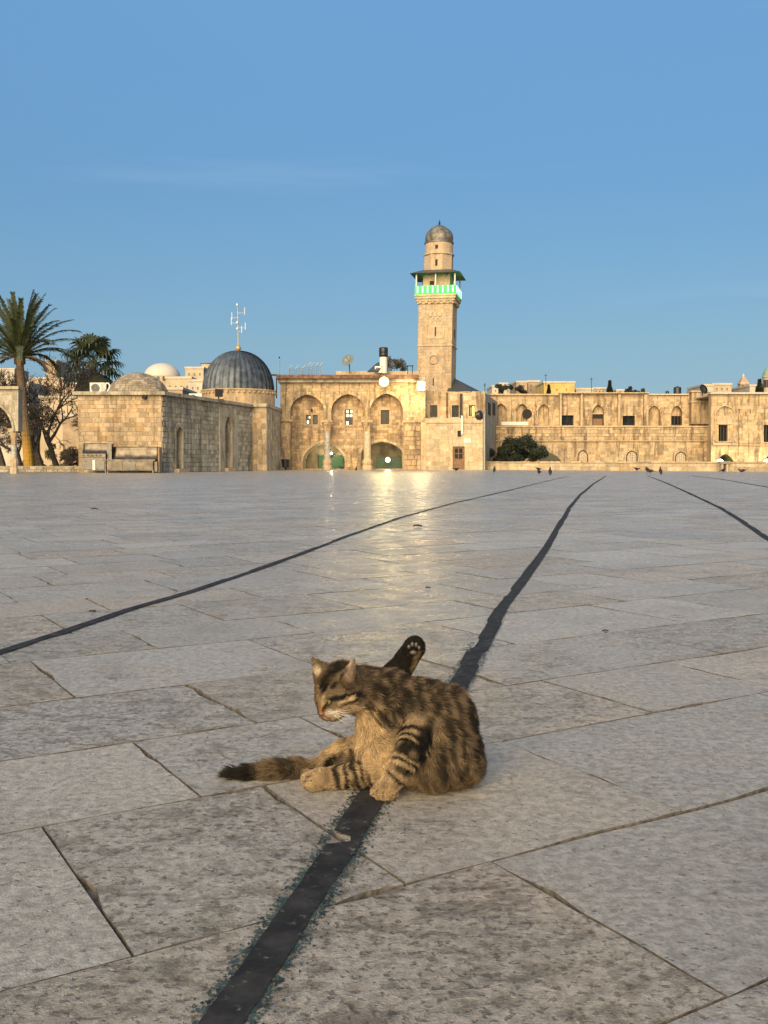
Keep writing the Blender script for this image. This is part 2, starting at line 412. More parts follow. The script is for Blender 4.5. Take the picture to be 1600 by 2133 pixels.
for s in slabs:
    a, b, c, d, p = s; near = id(s) in first; dist = p.length
    g = r_.uniform(.0008, .0026) if dist < 5 else r_.uniform(.0018, .0036) if dist < 14 else .0036
    z = r_.uniform(-.002, .0) if dist < 25 else 0.0
    tx, ty = (r_.uniform(-.002, .002), r_.uniform(-.002, .002)) if dist < 25 else (0, 0)
    n = 7 if near else 1; ring = []
    cor = [(a + g, c + g), (b - g, c + g), (b - g, d - g), (a + g, d - g)]
    for i in range(4):
        q0, q1 = cor[i], cor[(i + 1) % 4]
        for k in range(n):
            f = k / n; jit = (r_.uniform(-.002, .003) + (r_.uniform(.004, .014) if r_.random() < .18 else 0)) if near else 0
            qx, qy = q0[0] + (q1[0] - q0[0]) * f, q0[1] + (q1[1] - q0[1]) * f
            mx_, my_ = (a + b) / 2 - qx, (c + d) / 2 - qy; ln = math.hypot(mx_, my_)
            ring.append((qx + mx_ / ln * max(jit, -g * .7), qy + my_ / ln * max(jit, -g * .7)))
    m_ = len(ring); vs = []
    for lev, (ins, zz) in enumerate(((-.0012, -.03), (.0008, 0))):
        for (qx, qy) in ring:
            ex, ey = (a + b) / 2 - qx, (c + d) / 2 - qy; ln = math.hypot(ex, ey)
            qx2, qy2 = qx + ex / ln * ins, qy + ey / ln * ins; w2 = TA * qx2 + TB * qy2
            vs.append(Vector((w2.x, w2.y, zz + z + tx * (qx2 - (a + b) / 2) + ty * (qy2 - (c + d) / 2))))
    fs = [tuple(range(m_, 2 * m_))] + [(l * m_ + k, l * m_ + (k + 1) % m_, (l + 1) * m_ + (k + 1) % m_, (l + 1) * m_ + k) for l in (0,) for k in range(m_)]
    if near: so = put('paving_slab', side_mat(mesh(vs, fs), m_), [SLAB1, JOINT], ground, origin=(p.x, p.y, 0)); so.color = slab_look(p)
    else:
        k0 = len(V); V += vs; Fc += [tuple(i + k0 for i in f) for f in fs]; T += [r_.random()] * len(vs)
me = mesh(V, Fc); at = me.attributes.new('tone', 'FLOAT', 'POINT'); at.data.foreach_set('value', T)
o = put('paving', side_mat(me, 4), [SLABN, JOINT], ground); o['kind'] = 'stuff'

# ------------------------------------------------------------------ black tape lines on the paving
def tape_mat():
    m, t, b = new_mat('black_tape'); N = N_(t); g = N.n('ShaderNodeNewGeometry').outputs['Position']
    c = N.mix(N.ramp(N.noise(g, 14, 6, .65), .35, .75), (.016, .016, .017), (.045, .043, .042))
    c = N.mix(N.ramp(N.noise(g, 45, 6, .7), .58, .70, 0, .8), c, (.15, .14, .125)); N.l(c, b.inputs['Base Color'])
    b.inputs['Roughness'].default_value = .75; b.inputs['Specular IOR Level'].default_value = .15; N.bump(N.noise(g, 60, 5), .5, .003, b.inputs['Normal']); return m
TAPE = tape_mat()
GLUE = plain('teal_glue_residue', (.035, .062, .058), .6, var=.5, scale=40)
def resample(px, step):
    pts = [G(*q) for q in px]; o = [pts[0]]
    for a, b in zip(pts, pts[1:]):
        n = max(1, int((b - a).length / step(a))); o += [a.lerp(b, (k + 1) / n) for k in range(n)]
    return o
def strip(name, px, width, label, glue=(), notch=None):
    pts = resample(px, lambda p: max(.008, p.length * .012)); r = random.Random(int(px[0][0]) + 77); wf_ = width if callable(width) else (lambda p: width)
    v = []; f = []; el = er = jog = 0.0; cl = cr = 0
    for i, p in enumerate(pts):
        t = (pts[min(i + 3, len(pts) - 1)] - pts[max(i - 3, 0)]).normalized(); n = Vector((t.y, -t.x, 0)); wd = wf_(p)
        el = el * .8 + r.uniform(-.0012, .0012); er = er * .8 + r.uniform(-.0012, .0012)
        if cl <= 0 and r.random() < .02: cl = r.randint(2, 7); dl = r.uniform(.003, .012)
        if cr <= 0 and r.random() < .02: cr = r.randint(2, 7); dr2 = r.uniform(.003, .012)
        l = wd / 2 + el - (dl if cl > 0 else 0); q = wd / 2 + er - (dr2 if cr > 0 else 0); cl -= 1; cr -= 1
        if r.random() < .03: jog = r.uniform(-.006, .006)
        l -= jog; q += jog
        if notch and notch[0] < p.y < notch[1]: l = -wd * (.16 + r.uniform(-.04, .04))
        z = .0032 if p.length < 20 else .006
        v += [p - n * l + Vector((0, 0, z)), p + n * q + Vector((0, 0, z))]
        if i: f.append((2 * i - 2, 2 * i - 1, 2 * i + 1, 2 * i))
    o = put(name, mesh(v, f), TAPE, origin=pts[0]); tag(o, label, 'tape', 'black lines taped across the plaza')
    if glue:                                            # crumbs of old glue along both edges
        gv = []; gf = []
        for gp, dens in glue:
            q = resample(gp, lambda p: .01)
            for i, p in enumerate(q[:-1]):
                t = (q[i + 1] - p).normalized(); n = Vector((t.y, -t.x, 0)); wd = wf_(p) / 2
                for _ in range(int(dens * r.uniform(.3, 1.7))):
                    sd = r.choice((-1, 1)); c = p + t * r.uniform(-.006, .006) + n * sd * (wd - .002 + abs(r.gauss(0, .011))) + Vector((0, 0, .0012)); k = len(gv); s0 = r.uniform(.0007, .0032); m = r.randint(4, 6); a0 = r.uniform(0, 6)
                    gv += [c + Vector((math.cos(a0 + 6.283 * j / m) * s0 * r.uniform(.5, 1.3), math.sin(a0 + 6.283 * j / m) * s0 * r.uniform(.7, 2.0), r.uniform(0, .0012))) for j in range(m)]; gf.append(tuple(range(k, k + m)))
        put('glue_residue', mesh(gv, gf), GLUE, o)['kind'] = 'stuff'
    return o
c_px = [(395, 2240), (470, 2120), (548, 2010), (620, 1900), (685, 1803), (712, 1764), (728, 1735), (748, 1700), (790, 1640), (875, 1540), (955, 1424), (1010, 1330), (1050, 1262), (1095, 1205), (1112, 1180), (1140, 1140), (1163, 1100), (1185, 1060), (1208, 1032), (1236, 1008), (1262, 992)]
strip('black_tape_line', c_px, lambda p: .054 + .008 * min(1, max(0, (p.y - 1.3) / .8)), 'long black tape line running under the sitting cat, edged with teal glue crumbs',
      glue=[(c_px[:9], 26), ([(905, 1500), (955, 1424), (985, 1372), (1005, 1338)], 12)], notch=(G(715, 1762).y, G(725, 1738).y))
strip('black_tape_line', [(-1500, 1900), (-140, 1410), (0, 1360), (135, 1316), (270, 1270), (400, 1232), (530, 1188), (620, 1156), (720, 1118), (830, 1080), (945, 1048), (1060, 1022), (1140, 1002), (1185, 992)], .055,
      'black tape line crossing the open paving on the palm tree side of the cat')
strip('black_tape_line', [(2900, 1950), (1700, 1186), (1600, 1122), (1560, 1095), (1500, 1058), (1430, 1025), (1385, 1005), (1348, 991)], .068,
      'black tape line starting at the close pair of birds near the parapet')
strip('black_tape_line', [(2600, 1190), (1720, 1036), (1600, 1015), (1500, 998), (1440, 991)], .08, 'farthest thin black tape line near the stone parapet')
# ================================================================== buildings
S_CREAM = lambda m='attr': stone('limestone_cream', (.48, .375, .255), m, stain=.32, grey=.2, streak=.35, var=.36)
S_GREY = lambda m='attr': stone('limestone_grey', (.44, .405, .325), m, stain=.5, grey=.3, streak=.5, var=.36)
S_GOLD = lambda m='attr': stone('limestone_gold', (.50, .385, .25), m, stain=.5, grey=.15, streak=.65, var=.36)
S_RUST = lambda m='attr': stone('limestone_rust', (.50, .37, .24), m, stain=.5, grey=.12, streak=.5, var=.45)
S_PALE = lambda m='attr': stone('limestone_pale', (.53, .435, .31), m, stain=.2, grey=.15, streak=.2)
S_WORN = lambda m='attr': stone('limestone_worn', (.50, .39, .265), m, stain=.6, grey=.2, streak=.75, stain_col=(.13, .095, .06), var=.34)
DARK = plain('dark_opening', (.018, .016, .014), .9); WOODD = plain('dark_wood', (.055, .034, .02), .6, scale=20)
BROWN = plain('brown_door_wood', (.17, .085, .035), .5, scale=9, var=.25); GLASSD = plain('dark_glass', (.014, .016, .016), .15, var=.3, scale=3, spec=.22)
GREEN = plain('green_painted_metal', (.012, .085, .042), .4, var=.2); LEAD = plain('lead_sheet', (.075, .092, .12), .5, .25, var=.28, scale=2.2, bump=.3, bscale=9)
LEADM = plain('minaret_lead', (.16, .15, .135), .55, .2, var=.35, scale=2.5); ROOFBR = plain('rusty_eave', (.16, .085, .05), .8, var=.35, scale=3)
WHITE = plain('white_paint', (.62, .61, .57), .5, var=.06); BLACKP = plain('black_plastic', (.014, .014, .015), .45); STEELG = plain('grey_metal', (.22, .22, .22), .4, .6)
IRON = plain('dark_iron', (.03, .03, .03), .55, .4); CONC = plain('pale_concrete', (.46, .43, .37), .85, var=.12, bump=.2)
def xy(px, Y): return ((px - 800) / F * Y / (CP - 0), Y)
def gxy(px, Y): p = P(px, 975, Y); return (p.x, p.y)
def base(pxa, Y): p = P(pxa, 975, Y); return (p.x, Y, 0)
def zat(py, Y, px=800): return P(px, py, Y).z
def block(name, ring, z0, z1, mat, parent): return MB().prism(ring, z0, z1).build(name, mat, parent)
def window(w, x0, y0, x1, y1, parent, frame=None, bars=0, glass=None, depth=.25, sill=True, name='window'):
    """a framed pane set back in its opening"""
    f = MB(); t = .9; fm = frame or WOODD
    for (a, b, c, d) in ((x0, y0, x0 + t, y1), (x1 - t, y0, x1, y1), (x0 + t, y0, x1 - t, y0 + t), (x0 + t, y1 - t, x1 - t, y1)): w.box('', a, b, c, d, -depth + .05, -depth - .05, None, None, f)
    for k in range(bars): xx = x0 + (x1 - x0) * (k + 1) / (bars + 1); w.box('', xx - .35, y0 + t, xx + .35, y1 - t, -depth + .03, -depth - .03, None, None, f)
    o = f.build(name, fm, parent); w.box('pane', x0 + t, y0 + t, x1 - t, y1 - t, -depth - .06, -depth - .09, glass or GLASSD, o)
    if sill: w.box('sill', x0 - 1.5, y1 + .05, x1 + 1.5, y1 + 2, .05, -.12, S_PALE('n'), o)
    return o
def lattice(w, x0, x1, yb, ys, ya, parent):
    """arched window with a pierced stone screen"""
    a = arch(x0, x1, yb, ys, ya, 5); o = w.panel('window', arch(x0 - 1.5, x1 + 1.5, yb, ys, ya - 1.8, 5), [[(x, y if y != yb else yb - .6) for x, y in a]], .12, DARK, parent, k=.06)
    holes = []; n = 0
    for r in range(6):
        for c in range(4):
            cx = x0 + (x1 - x0) * (c + .5 + .25 * (r % 2)) / 4.5; cy = yb - 2.2 - (yb - ya - 3.5) * r / 6
            q = [(cx + 1.15 * math.cos(t * math.pi / 3), cy + 1.25 * math.sin(t * math.pi / 3)) for t in range(6)]
            if all(inpoly(a, x, y) for x, y in q): holes.append(q)
    w.panel('screen', a, holes, .08, S_PALE('n'), o, k=-.02); return o

# ------------------------------------------------------------------ hall with the tiled shallow dome (left)
YF = 64.0
hall = empty('stone_hall', base(338, YF), 'single storey stone hall with shallow tiled dome and steel counters along its front', 'building')
pFL, pFR, pSR = gxy(164, YF), gxy(338, YF), gxy(527, 78.5)
zt = zat(823, YF, 250)
bl = (pFL[0] - 2.0, 84.0); br = (pSR[0] - 5.5, 84.0)
wf = Wall(pFL, pFR); wsd = Wall(pFR, pSR)
fo = rect(164, 823, 338, 990); fo = [(164, 1010), (164, 823), (338, 823), (338, 1010)]
def clip_ground(w, u0, u1, z1): return [(u0, 0), (u0, z1), (u1, z1), (u1, 0)]
lenf = (Vector(pFR) - Vector(pFL)).length; lens = (Vector(pSR) - Vector(pFR)).length
wf.panel('front_wall', clip_ground(wf, 0, lenf, zt), [], .6, S_CREAM('n'), hall, metric=True)
def mloop(w, l): return [w.uv(*q) for q in l]
door1 = arch(366, 379, 976, 905, 888, 5, 50); door2 = arch(467, 480, 975, 893, 866, 5, 50)
m1 = mloop(wsd, door1); m2 = mloop(wsd, door2)
for mm in (m1, m2):
    mm[0] = (mm[0][0], .25); mm[-1] = (mm[-1][0], .25)
wsd.panel('side_wall', clip_ground(wsd, .6, lens, zt), [m1, m2], .7, S_GREY('n'), hall, metric=True)
def unmet(w, uv):      # metric (u, v) -> pseudo pixels for stones()
    return uv
class MW(Wall):        # a wall whose loops are metric already
    def loop(s, l): return l
mwf = MW(pFL, pFR); mws = MW(pFR, pSR)
mwf.stones([(0, .02), (0, zt - .02), (lenf, zt - .02), (lenf, .02)], [], .30, .40, S_CREAM(), hall, single=170, single_mat=S_CREAM('obj'), seed=4, proud=.035)
mws.stones([(.02, .02), (.02, zt - .02), (lens, zt - .02), (lens, .02)], [[(a + (-.16 if a < sum(q[0] for q in mm) / len(mm) else .16), b + (.2 if b > .3 else -.3)) for a, b in mm] for mm in (m1, m2)], .33, .44, S_GREY(), hall, single=130, single_mat=S_GREY('obj'), seed=5, proud=.05)
block('rear_wall', [pFL, (pFL[0] + .6, pFL[1] + .6), (bl[0] + .6, bl[1]), bl], 0, zt - .01, S_GREY('n'), hall)
block('roof', [(pFL[0] - .25, pFL[1] - .28), (pFR[0] + .3, pFR[1] - .28), (pSR[0] + .25, pSR[1]), br, bl], zt, zt + .22, S_GREY('n'), hall)
for mm, nm in ((m1, 'door'), (m2, 'door')):     # pointed doorways: dark leaf deep in the reveal, moulded stone surround
    d_ = wsd.panel(nm, mm, [], .08, WOODD, hall, k=-.55, metric=True)
    cx = sum(q[0] for q in mm) / len(mm)
    grow = lambda e: [(cx + (a - cx) * (1 + e / abs(mm[0][0] - cx)), b + (e * 1.6 if b > .3 else 0)) for a, b in mm]
    g_ = grow(.16); hl = [(a, b + .003 if b < .3 else b) for a, b in mm]
    wsd.panel('surround', g_, [hl], .14, S_GREY('n'), d_, k=.1, metric=True)
    wsd.panel('step', [(cx - .75, .0), (cx - .75, .24), (cx + .75, .24), (cx + .75, .0)], [], .4, S_PALE('n'), d_, k=.4, metric=True)
pr = mws; u4 = wsd.uv(455, 900)[0]; u5 = wsd.uv(492, 900)[0]
g5 = [(u4, .02), (u4, 4.7), (u5, 4.7), (u5, .02)]; c2 = (m2[0][0] + m2[-1][0]) / 2
hole5 = [(c2 - .62, .03), (c2 - .62, 4.05), (c2 + .62, 4.05), (c2 + .62, .03)]
wsd.panel('portal_frame', g5, [hole5], .12, S_GREY('n'), hall, k=.14, metric=True)
# tiled dome: rings of flat stone tiles over a solid shell
dc = P(288, 820, 70.0); dr = M(62, 70); dh = zat(780, 70) - zt - .1
prof = [(dr * math.cos(t), dh * math.sin(t)) for t in [i * math.pi / 2 / 12 for i in range(13)]]
dome = MB().lathe((dc.x, 70.0, zt + .2), prof, 40).build('dome', S_PALE('n'), hall, True)
V, Fc, T = [], [], []; rr = random.Random(9)
for i in range(15):
    e0, e1 = i * math.pi / 2 / 15.2, (i + 1) * math.pi / 2 / 15.2; rad = dr * math.cos((e0 + e1) / 2); n = max(5, int(2 * math.pi * rad / .42)); off = rr.random()
    for k in range(n):
        t0, t1 = 2 * math.pi * (k + off + .035) / n, 2 * math.pi * (k + 1 + off - .035) / n; ln = len(V); lift = rr.uniform(1.008, 1.02)
        for (e, t) in ((e0 + .006, t0), (e0 + .006, t1), (e1 - .006, t1), (e1 - .006, t0)):
            V.append(Vector((dc.x + dr * lift * math.cos(e) * math.cos(t), 70 + dr * lift * math.cos(e) * math.sin(t), zt + .2 + dh * lift * math.sin(e))))
        for j in range(4): V.append(Vector((dc.x, 70, zt)).lerp(V[ln + j], .985))
        Fc += [(ln, ln + 1, ln + 2, ln + 3)] + [(ln + 4 + j, ln + 4 + (j + 1) % 4, ln + (j + 1) % 4, ln + j) for j in range(4)]; T += [rr.random()] * 8
me = mesh(V, Fc); at = me.attributes.new('tone', 'FLOAT', 'POINT'); at.data.foreach_set('value', T)
o = put('tile_course', me, stone('dome_tile', (.34, .30, .25), 'attr', stain=.5, grey=.5, var=.45), dome); o['kind'] = 'stuff'
MB().tube([wf.pt(302, 827, 0), wf.pt(302, 827, .3)], .16, 8).build('spout', DARK, hall)

# ------------------------------------------------------------------ domed tomb behind it
YD = 82.0
tomb = empty('domed_tomb', base(540, 78.5), 'stone chamber under a dark ribbed lead dome with a tall antenna', 'building')
ring = [gxy(430, 80.5), gxy(527, 78.3), gxy(556, 78.0), gxy(591, 87.5), gxy(470, 93)]
zt2 = zat(848, 78.5, 540)
for i, (a, b) in enumerate(((1, 2), (2, 3))):
    q = MW(ring[a], ring[b]); ln = (Vector(ring[b]) - Vector(ring[a])).length
    q.stones([(.03, .02), (.03, zt2), (ln - .03, zt2), (ln - .03, .02)], [], .42, .6, S_GREY() if i else S_CREAM(), tomb, seed=20 + i)
block('wall', ring, 0, zt2, S_GREY('n'), tomb)
cx_, cy_ = sum(q[0] for q in ring) / 5, sum(q[1] for q in ring) / 5
block('cornice', [(cx_ + (a - cx_) * 1.05, cy_ + (b - cy_) * 1.05) for a, b in ring], zt2, zt2 + .25, S_GREY('n'), tomb)
c0 = P(497, 815, YD); R0 = M(72, YD); zb = c0.z
MB().lathe((c0.x, YD, 0), [(R0 * 1.04, zt2 + .25), (R0 * 1.04, zb - .12), (R0 * 1.07, zb - .08), (R0 * 1.07, zb + .04), (R0 * .9, zb + .05)], 40).build('drum', S_CREAM('n'), tomb)
hd = zat(733, YD) - zb
def dprof(n=14): return [(R0 * math.cos(t) ** .92 if t < 1.5 else 0.02, hd * math.sin(t)) for t in [i * (math.pi / 2) / n for i in range(n + 1)]]
dm = MB().lathe((c0.x, YD, zb + .04), [(r * .985, z * .985) for r, z in dprof()], 48).build('dome', LEAD, tomb, True)
pan = None
for k in range(36):                                   # lead panels, each with its raised roll
    a0, a1 = 2 * math.pi * k / 36, 2 * math.pi * (k + 1) / 36; b = MB()
    sub = [(a0, 1.03), (a0 + (a1 - a0) * .16, 1.028), (a0 + (a1 - a0) * .24, .997), (a0 + (a1 - a0) * .6, 1.0), (a1 - .001, .997)]
    v = []; f = []
    for (r, z) in dprof():
        for (t, s) in sub: v.append((c0.x + r * s * math.cos(t), YD + r * s * math.sin(t), zb + .05 + z * (.5 + .5 * s)))
    m_ = len(sub)
    for i in range(14): f += [(i * m_ + j, i * m_ + j + 1, (i + 1) * m_ + j + 1, (i + 1) * m_ + j) for j in range(m_ - 1)]
    b.add(v, f).build('lead_panel', LEAD, dm, True)
for k in range(44):
    t = 2 * math.pi * k / 44
    if math.sin(t) < .3: MB().box((c0.x + R0 * 1.06 * math.cos(t), YD + R0 * 1.06 * math.sin(t), zb - .2), (.18, .16, .16), t).build('corbel', S_CREAM('n'), tomb)
zf = zb + hd
fin = MB().lathe((c0.x, YD, zf - .05), [(.12, 0), (.1, .15), (.24, .25), (.26, .4), (.14, .55), (.06, .65), (.02, .68)], 14).build('finial', plain('brass', (.42, .30, .14), .45, .3), tomb, True)
mast = empty('antenna_mast', (c0.x, YD, zf + .5), 'thin lattice antenna mast with whip aerials on top of the dark ribbed dome', 'antenna')
zm = zat(632, YD); x_ = c0.x
MB().tube([(x_, YD, zf + .5), (x_ - .02, YD, zm)], [.055, .04], 6).build('pole', STEELG, mast)
for py, dx in ((652, .55), (662, -.5), (673, -.55), (683, .6), (690, .3)):
    z = zat(py, YD); MB().tube([(x_, YD, z), (x_ + dx, YD, z)], .025, 5).build('arm', STEELG, mast)
    MB().tube([(x_ + dx, YD, z - .15), (x_ + dx, YD, z + .45)], .03, 5).build('aerial', WHITE, mast)
for py in (634, 671, 684): MB().lathe((x_ - .05, YD - .1, zat(py, YD) - .1), [(.02, -.08), (.09, 0), (.09, .12), (.02, .18)], 8).build('radome', WHITE, mast)
fl = empty('roof_floodlight', P(455, 834, 72), 'dark floodlight on a bracket at the edge of the hall roof below the ribbed dome', 'floodlight')
p = P(456, 820, 72); MB().box(p + Vector((0, 0, .05)), (.5, .35, .55), .4).build('housing', BLACKP, fl); MB().tube([p, P(455, 836, 72)], .05, 6).build('bracket', IRON, fl); MB().box(P(457, 834, 71.9), (.6, .3, .2)).build('base', IRON, fl)

# ------------------------------------------------------------------ portico with three arches
YP = 86.0
por = empty('arched_portico', base(730, YP), 'old golden stone building front with three big arches on two columns', 'building')
wp = Wall(gxy(582, YP), gxy(886, YP)); yg = 981
A_ = lambda x0, x1, ya: arch(x0, x1, 876, 857, ya, 9, 80)
a1, a2, a3 = A_(605, 675, 822), A_(690, 760, 821), A_(771, 840, 820)
outer = [(584, yg), (584, 797), (886, 797), (886, yg), (841, yg)] + a3[::-1] + a2[::-1] + a1[::-1] + [(605, yg)]
gl = lambda l: [(u, max(v, 0)) for u, v in wp.loop(l)]
fw = put('front_wall', poly_solid([gl(outer)], lambda u, v, q: wp.w(u, v, q), 1.0), S_GOLD('n'), por)
mwp = MW(gxy(582, YP), gxy(886, YP))
mwp.stones(gl([(584, yg), (584, 803), (886, 803), (886, yg), (841, yg)] + arch(766, 845, 876, 857, 814, 9, 80)[::-1] + arch(685, 765, 876, 857, 815, 9, 80)[::-1] + arch(600, 680, 876, 857, 816, 9, 80)[::-1] + [(605, yg)]), [], .28, .42, S_GOLD(), por, seed=31, proud=.03)
for (x0, x1, ya) in ((605, 675, 822), (690, 760, 821), (771, 840, 820)):       # arch rings made of voussoirs
    inn, outr = arch(x0, x1, 876, 857, ya, 9, 80), arch(x0 - 5.5, x1 + 5.5, 876, 857, ya - 6.5, 9, 80)
    for i in range(len(inn) - 1):
        q = [inn[i], inn[i + 1], outr[i + 1], outr[i]]
        c = (sum(x for x, y in q) / 4, sum(y for x, y in q) / 4)
        wp.panel('voussoir', [(c[0] + (x - c[0]) * .96, c[1] + (y - c[1]) * .96) for x, y in q], [], .2, S_GOLD('obj'), por, k=.07)
# the wall standing back behind the arches, with its two low vaults
wr = Wall(gxy(582, YP + .8), gxy(886, YP + .8)); mwr = MW(gxy(582, YP + .8), gxy(886, YP + .8))
v1, v2 = arch(631, 718, 976, 962, 921, 9), arch(752, 839, 976, 944, 919, 9)
rl = lambda l: [(u, max(v, .02)) for u, v in wr.loop(l)]
wins = [(637, 864, 647, 884), (652, 864, 662, 884), (719, 853, 735, 885), (793, 854, 811, 884)]
wh = [rl(rect(*q)) for q in wins]
full = [(wr.uv(590, 900)[0], 0), (wr.uv(590, 900)[0], zat(800, YP + .8)), (wr.uv(880, 900)[0], zat(800, YP + .8)), (wr.uv(880, 900)[0], 0)]
put('recessed_wall', poly_solid([full, rl(v1), rl(v2)] + wh, lambda u, v, q: wr.w(u, v, q), .6), S_RUST('n'), por)
mwr.stones(full, [rl(arch(629, 720, 976, 962, 918, 9)), rl(arch(750, 841, 976, 944, 916, 9))] + [rl(rect(a - 1, b - 1, c + 1, d + 1)) for a, b, c, d in wins], .26, .38, S_RUST(), por, seed=33, proud=.035)
for i, (a, b, c, d) in enumerate(wins): window(wr, a, b, c, d, por, bars=1 if i > 1 else 0, depth=.3, sill=(i != 1))
wl_ = emit('lit_window', (1.0, .86, .55), 1.3)
for (a, b, c, d) in ((721, 854, 726, 860), (730, 854, 734, 860), (721.5, 863, 726, 868), (728.5, 863, 733.5, 868), (721, 878, 726, 884), (643, 867, 646, 871), (639, 876, 643, 882)):
    wr.box('lit_pane', a, b, c, d, -.28, -.3, wl_, por)
wr.box('vent', 647.5, 851.5, 651.5, 857.5, .05, -.1, DARK, por)
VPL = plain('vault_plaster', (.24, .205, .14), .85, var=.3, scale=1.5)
for (x0, x1, ys, ya) in ((631, 718, 962, 921), (752, 839, 944, 919)):       # voussoirs of the low vaults
    inn, outr = arch(x0, x1, ys, ys, ya, 9), arch(x0 - 4.5, x1 + 4.5, ys, ys, ya - 5, 9)
    for i in range(len(inn) - 1):
        q = [inn[i], inn[i + 1], outr[i + 1], outr[i]]; c = (sum(x for x, y in q) / 4, sum(y for x, y in q) / 4)
        wr.panel('voussoir', [(c[0] + (x - c[0]) * .95, c[1] + (y - c[1]) * .95) for x, y in q], [], .16, S_PALE('obj'), por, k=.08)
wb = Wall(gxy(582, YP + 5.5), gxy(886, YP + 5.5))
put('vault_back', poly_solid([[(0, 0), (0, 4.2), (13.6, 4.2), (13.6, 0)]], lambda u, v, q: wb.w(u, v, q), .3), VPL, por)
for (x0, x1) in ((664, 716), (784, 838)): wb.box('gate', x0, 952 if x0 > 700 else 948, x1, 979, .12, .02, GREEN, por)
for (va, nm) in ((v1, 'vault'), (v2, 'vault')):          # barrel from front arch to back wall
    q0 = [wr.w(u, v, -.6) for u, v in rl(va)]; q1 = [wr.w(u, v, -3.3) for u, v in rl(va)]; n = len(q0)
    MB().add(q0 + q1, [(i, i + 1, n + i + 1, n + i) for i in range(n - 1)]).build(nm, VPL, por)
def column(px, Y, py_cap, r, parent, mat):
    p = P(px, 975, Y); zc = zat(py_cap, Y)
    c = MB().lathe((p.x, Y, 0), [(r * .95, .95), (r, 1.6), (r * .92, zc - .75)], 18).build('column', mat, parent, True)
    MB().lathe((p.x, Y, 0), [(r * 1.5, 0), (r * 1.55, .25), (r * 1.25, .4), (r * 1.45, .62), (r * 1.4, .8), (r * .95, .98)], 8).build('base', S_PALE('n'), c)
    MB().lathe((p.x, Y, zc), [(r * .95, -.78), (r * 1.1, -.7), (r * .98, -.62), (r * 1.25, -.3), (r * 1.6, -.12), (r * 1.65, -.02)], 8).build('capital', S_GOLD('n'), c)
    MB().box((p.x, Y, zc + .1), (r * 3.2, r * 3.2, .22)).build('impost', S_GOLD('n'), c); return c
column(682, YP - .45, 880, .29, por, plain('grey_marble', (.36, .34, .29), .5, var=.2)); column(765, YP - .45, 880, .31, por, plain('cream_marble', (.45, .38, .27), .55, var=.15))
wp.box('pilaster_cap', 582, 874, 609, 878, .25, 0, S_PALE('n'), por); wp.box('pier_cap', 838, 876, 888, 880, .16, 0, S_GOLD('n'), por)
wp.box('corner_pilaster', 877, 880.2, 889, 980.5, .3, 0, S_PALE('n'), por)
wp.box('eave', 577, 782, 872, 790, .75, -6, ROOFBR, por); wp.box('cornice', 580, 790.2, 884, 797, .42, -.9, S_GREY('n'), por)
wp.box('roof_slab', 584, 783, 886, 799, -1, -9, CONC, por)
wb2 = Wall(gxy(582, YP + 6), gxy(886, YP + 6)); wb2.box('roof_parapet', 700, 773, 872, 786, 0, -.4, S_PALE('n'), por)
# pier next to the lamp: deep, rough blocks
mwp2 = MW((wp.w(0, 0, .12).x, wp.w(0, 0, .12).y), (wp.w(5, 0, .12).x, wp.w(5, 0, .12).y))
mwp2.stones(gl([(842, yg), (842, 885), (876, 885), (876, yg)]), [], .42, .55, S_RUST(), por, seed=36, proud=.12, k=-.1)

# ------------------------------------------------------------------ house with the brown door
YH = 85.0
hou = empty('flat_roofed_house', base(950, YH), 'two storey flat roofed stone house with brown door between portico and bush', 'building')
wh1 = Wall(gxy(888, YH), gxy(1006, YH)); h1 = MW(gxy(888, YH), gxy(1006, YH)); g1 = lambda l, w=wh1, lo=0.0: [(u, max(v, lo)) for u, v in w.loop(l)]
dr_ = g1(rect(943, 930, 968, 980), lo=.03); sw = g1(rect(953, 897, 961, 910))
put('lower_wall', poly_solid([g1([(888, 983), (888, 873), (1006, 873), (1006, 983)]), dr_, sw], lambda u, v, q: wh1.w(u, v, q), .6), S_PALE('n'), hou)
h1.stones(g1([(888, 983), (888, 881), (1006, 881), (1006, 983)]), [[(a + (-.05 if a < 5 else .05), b) for a, b in g1(rect(942, 929, 969, 981))], g1(rect(952, 896, 962, 911))], .36, .62, S_PALE(), hou, seed=41, proud=.015)
d_ = window(wh1, 943, 930, 968, 978.3, hou, frame=BROWN, bars=0, depth=.12, sill=False, name='door', glass=BROWN)
wh1.box('glass', 947.5, 934, 954.5, 955, -.14, -.17, GLASSD, d_); wh1.box('glass', 956.5, 934, 963.5, 955, -.14, -.17, GLASSD, d_); wh1.box('rail', 945, 944, 966, 945.5, -.1, -.13, BROWN, d_)
wh1.box('handle', 945.5, 953, 946.5, 958, -.02, -.08, STEELG, d_); wh1.box('step', 941, 978.4, 970, 980, .35, 0, S_PALE('n'), d_)
window(wh1, 953, 897, 961, 910, hou, depth=.2)
wh1.box('parapet', 887, 871.5, 1007, 881, .1, -.3, S_PALE('n'), hou)
wh1.box('plaque', 966, 914, 981, 922, .06, 0, WHITE, hou)
MB().tube([wh1.pt(962.5, 866, .12), wh1.pt(962.5, 905, .12)], .09, 6).build('pipe', WHITE, hou)
MB().tube([wh1.pt(1008.5, 862, .1), wh1.pt(1008.5, 979, .1)], .12, 6).build('drain_pipe', STEELG, hou)
q = g1(rect(888, 871, 1006, 873)); block('terrace', [(wh1.w(q[0][0] + .02, 0, -.3).x, YH + .3), (wh1.w(q[2][0] - .02, 0, -.3).x, YH + .3), (wh1.w(q[2][0] - .02, 0, 0).x, YH + 6), (wh1.w(q[0][0] + .02, 0, 0).x, YH + 6)], .01, zat(874, YH), CONC, hou)
